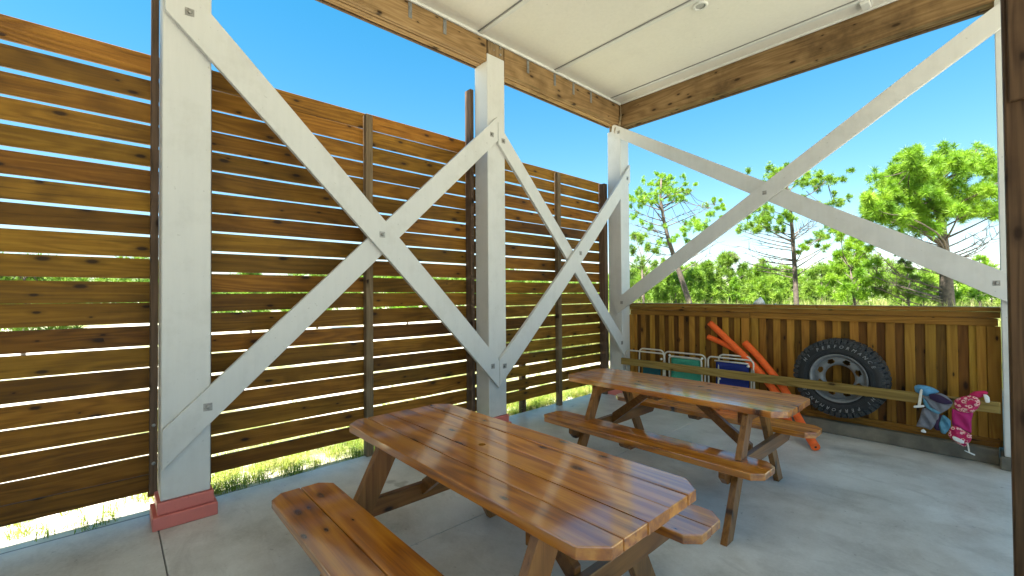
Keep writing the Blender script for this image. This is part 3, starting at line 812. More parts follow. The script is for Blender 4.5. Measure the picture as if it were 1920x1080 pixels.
# ------------------------------------------------------------------ swimwear hung over the end of the rail
def pad(name, poly, y, bulge, mat, parent, fold=0.0, th=.006, seed=0):
    "soft closed cloth patch: outline in x,z, domed towards the viewer side (-y) with folds"
    rr_ = random.Random(seed)
    P = [Vector((p[0], p[1])) for p in poly]; L = []
    for i in range(len(P)):
        p0, p1, p2, p3 = P[i - 1], P[i], P[(i + 1) % len(P)], P[(i + 2) % len(P)]
        for k in range(4):
            s = k / 4
            q = .5 * ((2 * p1) + (p2 - p0) * s + (2 * p0 - 5 * p1 + 4 * p2 - p3) * s * s + (3 * p1 - p0 - 3 * p2 + p3) * s ** 3)
            L.append(p1.lerp(p2, s).lerp(q, .55))
    c = sum(L, Vector((0, 0))) / len(L); N = len(L); rings = 7; vs = []
    f1, f2, ph = rr_.uniform(50, 90), rr_.uniform(20, 50), rr_.uniform(0, 6)
    for j in range(rings):
        s = 1 - j / rings
        for p in L:
            q = c + (p - c) * s
            d = bulge * .5 * (1 - s ** 4) ** .7 + 1.5 * fold * math.sin(f1 * q.x + f2 * q.y + ph) * (1 - s ** 6)
            vs.append((q.x, y - d, q.y))
    vs.append((c.x, y - bulge * .5 - 1.5 * fold * math.sin(f1 * c.x + f2 * c.y + ph), c.y)); top = len(vs) - 1
    fs = [(j * N + i, j * N + (i + 1) % N, (j + 1) * N + (i + 1) % N, (j + 1) * N + i) for j in range(rings - 1) for i in range(N)]
    fs += [((rings - 1) * N + i, (rings - 1) * N + (i + 1) % N, top) for i in range(N)]
    b = len(vs)
    vs += [(p.x, y + th, p.y) for p in L]
    fs += [(i, b + i, b + (i + 1) % N, (i + 1) % N) for i in range(N)] + [tuple(b + i for i in range(N))]
    m = MB().add(vs, fs, True)
    o = m.build(name, mat, parent, fix=True)
    return o
GA = {
'blue waist': [(-0.501, 0.621), (-0.475, 0.638), (-0.43, 0.639), (-0.381, 0.628), (-0.338, 0.597), (-0.382, 0.567), (-0.41, 0.544), (-0.448, 0.553), (-0.493, 0.576)] ,
'grey upper': [(-0.449, 0.541), (-0.404, 0.549), (-0.336, 0.59), (-0.286, 0.568), (-0.25, 0.516), (-0.277, 0.46), (-0.338, 0.403), (-0.389, 0.431), (-0.43, 0.476)] ,
'plum': [(-0.400, 0.566), (-0.365, 0.585), (-0.318, 0.570), (-0.262, 0.535), (-0.255, 0.512), (-0.300, 0.500), (-0.352, 0.508), (-0.395, 0.535)] ,
'band': [(-0.443, 0.535), (-0.421, 0.508), (-0.405, 0.466), (-0.368, 0.428), (-0.33, 0.42), (-0.341, 0.403), (-0.384, 0.417), (-0.422, 0.447), (-0.441, 0.489)] ,
'grey leg': [(-0.445, 0.436), (-0.384, 0.432), (-0.338, 0.403), (-0.347, 0.35), (-0.375, 0.284), (-0.398, 0.249), (-0.436, 0.259), (-0.492, 0.262), (-0.468, 0.34)] ,
'teal leg': [(-0.314, 0.401), (-0.268, 0.359), (-0.269, 0.3), (-0.301, 0.234), (-0.328, 0.239), (-0.343, 0.306), (-0.331, 0.353)] ,
'dark leg': [(-0.347, 0.387), (-0.315, 0.393), (-0.332, 0.323), (-0.322, 0.266), (-0.354, 0.251), (-0.375, 0.276)] ,
'strap': [(-0.459, 0.6), (-0.442, 0.603), (-0.458, 0.456), (-0.478, 0.452)] ,
'toggle': [(-0.501, 0.452), (-0.436, 0.469), (-0.436, 0.451), (-0.501, 0.433)] ,
'toggle2': [(-0.459, 0.235), (-0.442, 0.25), (-0.425, 0.231), (-0.428, 0.219), (-0.456, 0.221)] ,
'crimson': [(-0.152, 0.598), (-0.122, 0.632), (-0.058, 0.649), (-0.039, 0.634), (-0.063, 0.606), (-0.088, 0.587), (-0.122, 0.589)] ,
'ptoggle': [(-0.066, 0.623), (-0.044, 0.623), (-0.032, 0.604), (-0.031, 0.563), (-0.054, 0.561)] ,
'floral': [(-0.242, 0.539), (-0.203, 0.575), (-0.142, 0.6), (-0.098, 0.586), (-0.084, 0.546), (-0.099, 0.5), (-0.134, 0.454), (-0.179, 0.449), (-0.215, 0.45), (-0.24, 0.488)] ,
'phole': [(-0.163, 0.553), (-0.123, 0.567), (-0.108, 0.548), (-0.133, 0.53), (-0.163, 0.521)] ,
'body': [(-0.256, 0.464), (-0.215, 0.45), (-0.179, 0.446), (-0.129, 0.459), (-0.14, 0.378), (-0.142, 0.278), (-0.182, 0.29), (-0.227, 0.316), (-0.258, 0.324)] ,
'flow': [(-0.263, 0.308), (-0.222, 0.321), (-0.187, 0.289), (-0.142, 0.263), (-0.143, 0.22), (-0.179, 0.154), (-0.214, 0.159), (-0.255, 0.193), (-0.285, 0.23)] ,
'plabel': [(-0.257, 0.226), (-0.239, 0.232), (-0.188, 0.209), (-0.186, 0.185), (-0.204, 0.184), (-0.249, 0.202)] ,
'string': [(-0.168, 0.185), (-0.161, 0.189), (-0.152, 0.121), (-0.162, 0.117)] ,
'ptog2': [(-0.184, 0.12), (-0.179, 0.125), (-0.125, 0.107), (-0.126, 0.096)] ,
}
sw = thing('swim_shorts', 'grey swim garment with sky blue trim and cream straps hung on the rail', 'swimwear', (-.37, 5.45, .23), group='swimwear drying on the rail')
pad('waistband', GA['blue waist'], 5.472, .034, M['bluecloth'], sw, .004, .03, 1)
pad('upper_panel', GA['grey upper'], 5.468, .020, M['greycloth'], sw, .004, .004, 2)
pad('lining', GA['plum'], 5.446, .006, M['plum'], sw, .002, .003, 3)
pad('blue_edging', GA['band'], 5.452, .012, M['tealcloth'], sw, .002, .004, 4)
pad('leg_panel', GA['dark leg'], 5.468, .006, M['plum'], sw, .003, .004, 7)
pad('leg_panel', GA['grey leg'], 5.466, .024, M['greycloth'], sw, .007, .004, 5)
pad('leg_panel', GA['teal leg'], 5.464, .020, M['tealcloth'], sw, .006, .004, 6)
pad('strap', GA['strap'], 5.434, .003, M['strap'], sw, 0, .003, 8)
pad('toggle', GA['toggle'], 5.434, .008, M['plastic'], sw, 0, .006, 9)
pad('toggle', GA['toggle2'], 5.440, .008, M['plastic'], sw, 0, .006, 10)
sp = thing('swim_suit', 'crimson swim garment with pale flower bands and white tags on the rail', 'swimwear', (-.2, 5.45, .1), group='swimwear drying on the rail')
pad('shoulder_panel', GA['crimson'], 5.474, .028, M['crimson'], sp, .003, .03, 11)
pad('body_panel', GA['body'], 5.466, .020, M['magenta'], sp, .005, .004, 12)
pad('flower_band', GA['floral'], 5.462, .032, M['floral'], sp, .003, .004, 13)
pad('neck_opening', GA['phole'], 5.431, .004, M['crimson'], sp, .001, .004, 14)
pad('flower_hem', GA['flow'], 5.460, .030, M['floral'], sp, .003, .004, 15)
pad('care_label', GA['plabel'], 5.431, .004, M['plastic'], sp, 0, .003, 16)
pad('toggle', GA['ptoggle'], 5.440, .008, M['plastic'], sp, 0, .01, 17)
pad('drawstring', GA['string'], 5.440, .003, M['strap'], sp, 0, .004, 18)
pad('toggle', GA['ptog2'], 5.438, .007, M['plastic'], sp, 0, .006, 19)

# ------------------------------------------------------------------ small things
cn = MB(); vs = []
for k in range(14):
    a = 2 * math.pi * k / 14
    for r_, h in ((.060 + .012 * math.sin(3 * a), 0), (.050 + .010 * math.sin(2 * a), .03), (.028 + .006 * math.sin(3 * a + 1), .062), (.008, .085)):
        vs.append((-1.90 + r_ * math.cos(a) + h * .25, 5.745 + r_ * .8 * math.sin(a), 1.358 + h))
fs = [(k * 4 + i, ((k + 1) % 14) * 4 + i, ((k + 1) % 14) * 4 + i + 1, k * 4 + i + 1) for k in range(14) for i in range(3)]
fs += [tuple(k * 4 for k in range(14))[::-1], tuple(k * 4 + 3 for k in range(14))]
cn.add(vs, fs, True)
tag(cn.build('white_shell', M['plastic'], fix=True), 'small white pointed lump sitting on the picket wall cap', 'shell')
tag(MB().cbox(-1.712, -1.70, 5.70, 5.712, 1.358, 1.372, .002).build('white_chip', M['plastic']), 'tiny white chip on the picket wall cap beside the white lump', 'chip')

lp = thing('recessed_light', 'round white recessed light in the ceiling', 'ceiling light', (-1.868, 4.205, CZ - .02))
MB().lathe([(.046, -.012), (.050, -.016), (.062, -.016), (.070, -.006), (.071, .0), (.046, .0)], (-1.868, 4.205, CZ - .001), 'z', 40, closed=True).build('trim_ring', M['trim'], lp, fix=True)
MB().lathe([(.0001, -.004), (.030, -.005), (.045, -.002), (.045, -.001), (.0001, -.001)], (-1.868, 4.205, CZ - .001), 'z', 32).build('lens', plain('frosted grey lens', (.42, .42, .42), .3), lp, fix=True)
cb = thing('ceiling_box', 'small white box fixed to the ceiling by the cross beam', 'junction box', (-.77, 5.33, CZ - .06))
MB().cbox(-.815, -.745, 5.275, 5.42, CZ - .05, CZ - .016, .005).build('housing', M['trim'], cb)
MB().cbox(-.825, -.735, 5.265, 5.43, CZ - .0145, CZ - .001, .003).build('back_plate', M['trim'], cb)

# frayed rope round the top of the corner post
rp = thing('tied_rope', 'frayed tan rope knotted at the top of the corner post', 'rope', (-3.66, 5.50, 3.93))
for i in range(3):
    P = []
    for k in range(26):
        a = 2 * math.pi * k / 25
        P.append((-3.655 + .015 * math.sin(a + i) + .012 * i, 5.498 - .006 * i + .004 * math.sin(3 * a), 4.02 + .06 * math.cos(a) + .022 * i))
    MB().tube(P, .0065, 6).build('loop', M['rope'], rp)
MB().tube([(-3.70, 5.496, 3.99), (-3.72, 5.470, 3.93), (-3.725, 5.462, 3.88), (-3.715, 5.462, 3.86)], [.006, .006, .005, .003], 6).build('loose_end', M['rope'], rp)
MB().tube([(-3.64, 5.494, 4.06), (-3.63, 5.490, 4.15), (-3.635, 5.495, CZ - .03)], .006, 6).build('hanging_strand', M['rope'], rp)

# ================================================================== TREES, SHRUBS, GRASS
rng = np.random.default_rng(4)
def fast_mesh(name, V, mat, smooth=False):
    "V: (n,3,3) triangles"
    n = len(V); me = bpy.data.meshes.new(name)
    me.vertices.add(n * 3); me.vertices.foreach_set('co', V.reshape(-1).astype(np.float32))
    me.loops.add(n * 3); me.loops.foreach_set('vertex_index', np.arange(n * 3, dtype=np.int32))
    me.polygons.add(n); me.polygons.foreach_set('loop_start', np.arange(0, n * 3, 3, dtype=np.int32))
    me.polygons.foreach_set('loop_total', np.full(n, 3, dtype=np.int32))
    me.update(calc_edges=True); me.materials.append(mat); return me
def tufts(C, L, N, w, up=.35, droop=0.0):
    "needle pom-poms: centres C (m,3), needle length L (m,), N needles each"
    m = len(C)
    d = rng.normal(size=(m, N, 3)); d[..., 2] += up
    d /= np.linalg.norm(d, axis=2, keepdims=True)
    ln = L[:, None] * rng.uniform(.6, 1.1, (m, N))
    s = rng.normal(size=(m, N, 3)); s -= d * (s * d).sum(2, keepdims=True); s /= np.linalg.norm(s, axis=2, keepdims=True)
    base = C[:, None, :] + d * (ln * .12)[..., None]
    tip = C[:, None, :] + d * ln[..., None]; tip[..., 2] -= droop * ln
    V = np.stack([base - s * w, base + s * w, tip], axis=2)
    return V.reshape(-1, 3, 3)
def limb_pts(a, b, sag, n=5):
    a, b = Vector(a), Vector(b); side = Vector((rnd.uniform(-1, 1), rnd.uniform(-1, 1), 0)) * (b - a).length * .05
    return [a.lerp(b, k / n) + (Vector((0, 0, -sag)) + side) * math.sin(math.pi * k / n) * (b - a).length for k in range(n + 1)]
def trunk_at(P, z):
    for i in range(len(P) - 1):
        if P[i][2] <= z <= P[i + 1][2]:
            s = (z - P[i][2]) / (P[i + 1][2] - P[i][2]); return Vector(P[i]).lerp(Vector(P[i + 1]), s)
    return Vector(P[-1] if z > P[-1][2] else P[0])
def pine(name, label, trunk, r0, r1, blobs, bare=(), mat='needle', per=3, need=70, L=.19, w=.008, group='pines beyond the picket wall', every=5, shrub=False, spread=.85):
    b0 = Vector(trunk[0]); base = (b0.x, b0.y, -.03)
    T = [(b0.x + (b0.x - trunk[1][0]) * .35, b0.y, -.12)] + [tuple(p) for p in trunk]
    t = thing(name, label, 'shrub' if shrub else 'tree', (T[0][0], T[0][1], -.03), group=group)
    n = len(T); rad = [r0 + (r1 - r0) * (i / (n - 1)) for i in range(n)]; rad[0] = r0 * 1.15
    MB().tube(T, rad, 10).build('trunk' if not shrub else 'stem', M['bark'], t)
    lm = MB(); targets = []
    zmin, zmax = T[1][2] * .3, T[-1][2]
    order = sorted(range(len(blobs)), key=lambda i: (i * 7919) % 104729)
    for i in order[::every]:
        b = Vector(blobs[i][:3]); h = math.hypot(b.x - T[-1][0], b.y - T[-1][1])
        a = trunk_at(T, min(max(b.z - .35 * h - .15, zmin), zmax))
        ln = (b - a).length
        lm.tube(limb_pts(a, b, rnd.uniform(-.02, .07)), [max(.012, min(r1 * .9, .02 + ln * .012)) * (1 - .13 * k) for k in range(6)], 5, False)
        targets.append((a, b))
    for b in blobs:
        p = Vector(b[:3]); best = None
        for (a, c) in targets:
            for s in (.45, .65, .85, 1.0):
                q = a.lerp(c, s); d = (q - p).length
                if best is None or d < best[0]: best = (d, q)
        if best and best[0] > .05: lm.tube(limb_pts(best[1], p, .08, 3), [.010, .009, .008, .006], 4, False)
    tw = MB()
    for b in bare:
        b = Vector(b); h = math.hypot(b.x - T[-1][0], b.y - T[-1][1]); a = trunk_at(T, max(b.z - .4 * h, .6))
        P = limb_pts(a, b, rnd.uniform(-.03, .06), 6)
        tw.tube(P, [.022, .02, .017, .014, .011, .008, .005], 5, False)
        for k in (2, 3, 3, 4, 4, 5, 5, 6, 6):
            q = P[k]; dd = (P[min(k + 1, 6)] - P[k - 1]).normalized()
            e = q + (dd * rnd.uniform(.1, .4) + Vector((rnd.uniform(-1, 1), rnd.uniform(-1, 1), rnd.uniform(-.4, .8))) * .35) * rnd.uniform(.5, 1.1)
            tw.tube(limb_pts(q, e, .06, 3), [.008, .007, .005, .003], 4, False)
            if rnd.random() < .7:
                f = e + Vector((rnd.uniform(-1, 1), rnd.uniform(-1, 1), rnd.uniform(-.3, .8))) * .22; tw.tube([q.lerp(e, .6), f], [.004, .002], 3, False)
    lm.build('branches', M['bark'], t)
    if bare: tw.build('bare_branches', M['twig'], t)
    if spread > 1.3: blobs = list(blobs) + [(b[0] + rnd.gauss(0, .28), b[1] + rnd.gauss(0, .3), b[2] + rnd.gauss(0, .16), b[3] * .6) for b in blobs for _ in (0, 1)]
    B = np.array(blobs); C = np.repeat(B[:, :3], per, axis=0); rr_ = np.repeat(B[:, 3], per)
    off = rng.normal(size=C.shape); off /= np.linalg.norm(off, axis=1, keepdims=True)
    C = C + off * (rr_ * rng.uniform(.1, spread, len(C)))[:, None]
    V = tufts(C, np.full(len(C), L) * (.6 + .4 * rr_ / rr_.max()), need, w)
    V = V - np.array(t.location)
    me = fast_mesh('crown', V, M[mat]); o = bpy.data.objects.new('crown', me); COL.objects.link(o); o.parent = t
    return t
A = [(-8.21, 15.02, 5.74, 0.18), (-8.57, 14.97, 5.61, 0.14), (-8.25, 15.49, 5.63, 0.19), (-8.23, 15.95, 5.7, 0.18), (-8.4, 15.16, 5.3, 0.23), (-9.0, 15.05, 5.19, 0.23), (-7.93, 13.59, 4.67, 0.19), (-7.93, 14.87, 5.17, 0.23), (-8.2, 15.99, 5.15, 0.18), (-8.85, 14.41, 4.97, 0.14), (-9.2, 14.78, 4.46, 0.18), (-8.2, 13.53, 5.11, 0.12), (-7.54, 15.31, 4.88, 0.12), (-7.26, 14.95, 5.35, 0.06), (-7.45, 15.63, 5.2, 0.06), (-7.63, 15.55, 3.9, 0.19), (-6.94, 14.64, 3.86, 0.21), (-6.94, 15.25, 3.93, 0.19), (-6.84, 15.54, 3.94, 0.14), (-7.35, 16.85, 4.86, 0.12), (-7.08, 16.7, 4.5, 0.1), (-6.44, 15.61, 4.46, 0.06), (-6.83, 17.06, 4.81, 0.06), (-7.99, 13.86, 3.82, 0.14), (-8.17, 15.09, 3.37, 0.16), (-7.49, 14.39, 3.35, 0.12), (-8.15, 13.29, 3.51, 0.08), (-8.46, 15.48, 5.67, 0.16), (-7.95, 14.09, 4.91, 0.18)]
B = [(-4.81, 16.05, 5.54, 0.16), (-5.25, 17.84, 5.83, 0.13), (-5.37, 17.39, 5.58, 0.13), (-4.2, 16.95, 5.27, 0.18), (-4.45, 18.66, 5.72, 0.16), (-4.47, 17.4, 5.31, 0.13), (-3.86, 18.47, 5.47, 0.18), (-3.52, 17.44, 5.22, 0.13), (-4.12, 18.97, 5.41, 0.16), (-4.12, 18.23, 5.1, 0.13), (-3.86, 19.34, 4.74, 0.16), (-3.69, 19.31, 4.62, 0.13), (-3.68, 17.57, 4.38, 0.13), (-4.58, 16.76, 4.06, 0.13), (-4.42, 16.37, 3.87, 0.13), (-5.01, 15.66, 4.08, 0.18), (-5.07, 15.35, 3.84, 0.18), (-5.49, 15.61, 3.69, 0.18), (-5.9, 16.05, 3.69, 0.13), (-4.8, 15.47, 3.86, 0.16), (-5.19, 17.03, 4.36, 0.13), (-5.33, 15.88, 4.24, 0.13), (-5.02, 16.15, 3.6, 0.11), (-5.17, 17.49, 3.75, 0.11), (-4.86, 16.79, 5.2, 0.13), (-3.73, 17.58, 3.41, 0.16), (-3.66, 18.14, 3.55, 0.18), (-4.09, 18.34, 3.33, 0.13), (-3.64, 16.93, 2.92, 0.13), (-3.71, 19.56, 3.58, 0.13), (-4.08, 16.34, 3.0, 0.07), (-4.92, 17.53, 5.04, 0.13), (-5.57, 17.12, 3.85, 0.13), (-4.84, 15.47, 4.24, 0.15)]
D = [(-7.41, 11.9, 3.31, 0.19), (-6.84, 11.4, 3.05, 0.19), (-7.26, 11.51, 2.78, 0.22), (-6.4, 10.94, 2.75, 0.19), (-6.29, 11.16, 2.68, 0.11), (-6.72, 11.05, 2.41, 0.22), (-7.19, 12.6, 2.42, 0.19), (-6.89, 10.91, 2.11, 0.22), (-7.12, 12.15, 1.99, 0.21), (-6.94, 12.81, 2.5, 0.13), (-7.53, 12.21, 1.67, 0.24), (-6.58, 11.66, 1.65, 0.19), (-7.25, 10.93, 2.59, 0.25), (-7.49, 11.13, 1.98, 0.25)]
E = [(-2.98, 15.99, 2.64, 0.2), (-2.6, 14.62, 2.72, 0.14), (-2.65, 16.28, 2.56, 0.18), (-3.1, 15.93, 2.25, 0.2), (-2.8, 16.42, 2.17, 0.23), (-2.2, 14.88, 2.24, 0.18), (-3.28, 16.14, 1.78, 0.23), (-2.61, 14.59, 1.6, 0.24), (-2.41, 15.47, 1.75, 0.24), (-2.19, 16.43, 1.91, 0.2), (-3.49, 15.84, 1.54, 0.21), (-2.55, 15.3, 2.35, 0.18), (-2.4, 17.04, 1.53, 0.23), (-2.95, 15.43, 1.38, 0.21), (-2.46, 15.36, 1.38, 0.21)]
F = [(-1.96, 17.45, 1.52, 0.25), (-2.14, 16.92, 1.48, 0.25), (-1.79, 17.06, 1.83, 0.16), (-1.75, 17.26, 2.36, 0.15), (-1.7, 18.6, 1.94, 0.13), (-1.65, 19.4, 1.43, 0.21), (-1.29, 17.82, 1.6, 0.18), (-1.64, 17.17, 1.37, 0.23)]
G = [(-0.64, 22.11, 1.51, 0.21), (-0.31, 21.26, 1.68, 0.21), (-0.13, 21.12, 1.42, 0.23), (-0.42, 20.36, 1.34, 0.23), (-0.26, 21.45, 2.63, 0.18), (-0.15, 22.2, 2.51, 0.14), (-0.01, 21.38, 1.94, 0.21), (-0.72, 20.52, 1.34, 0.18)]
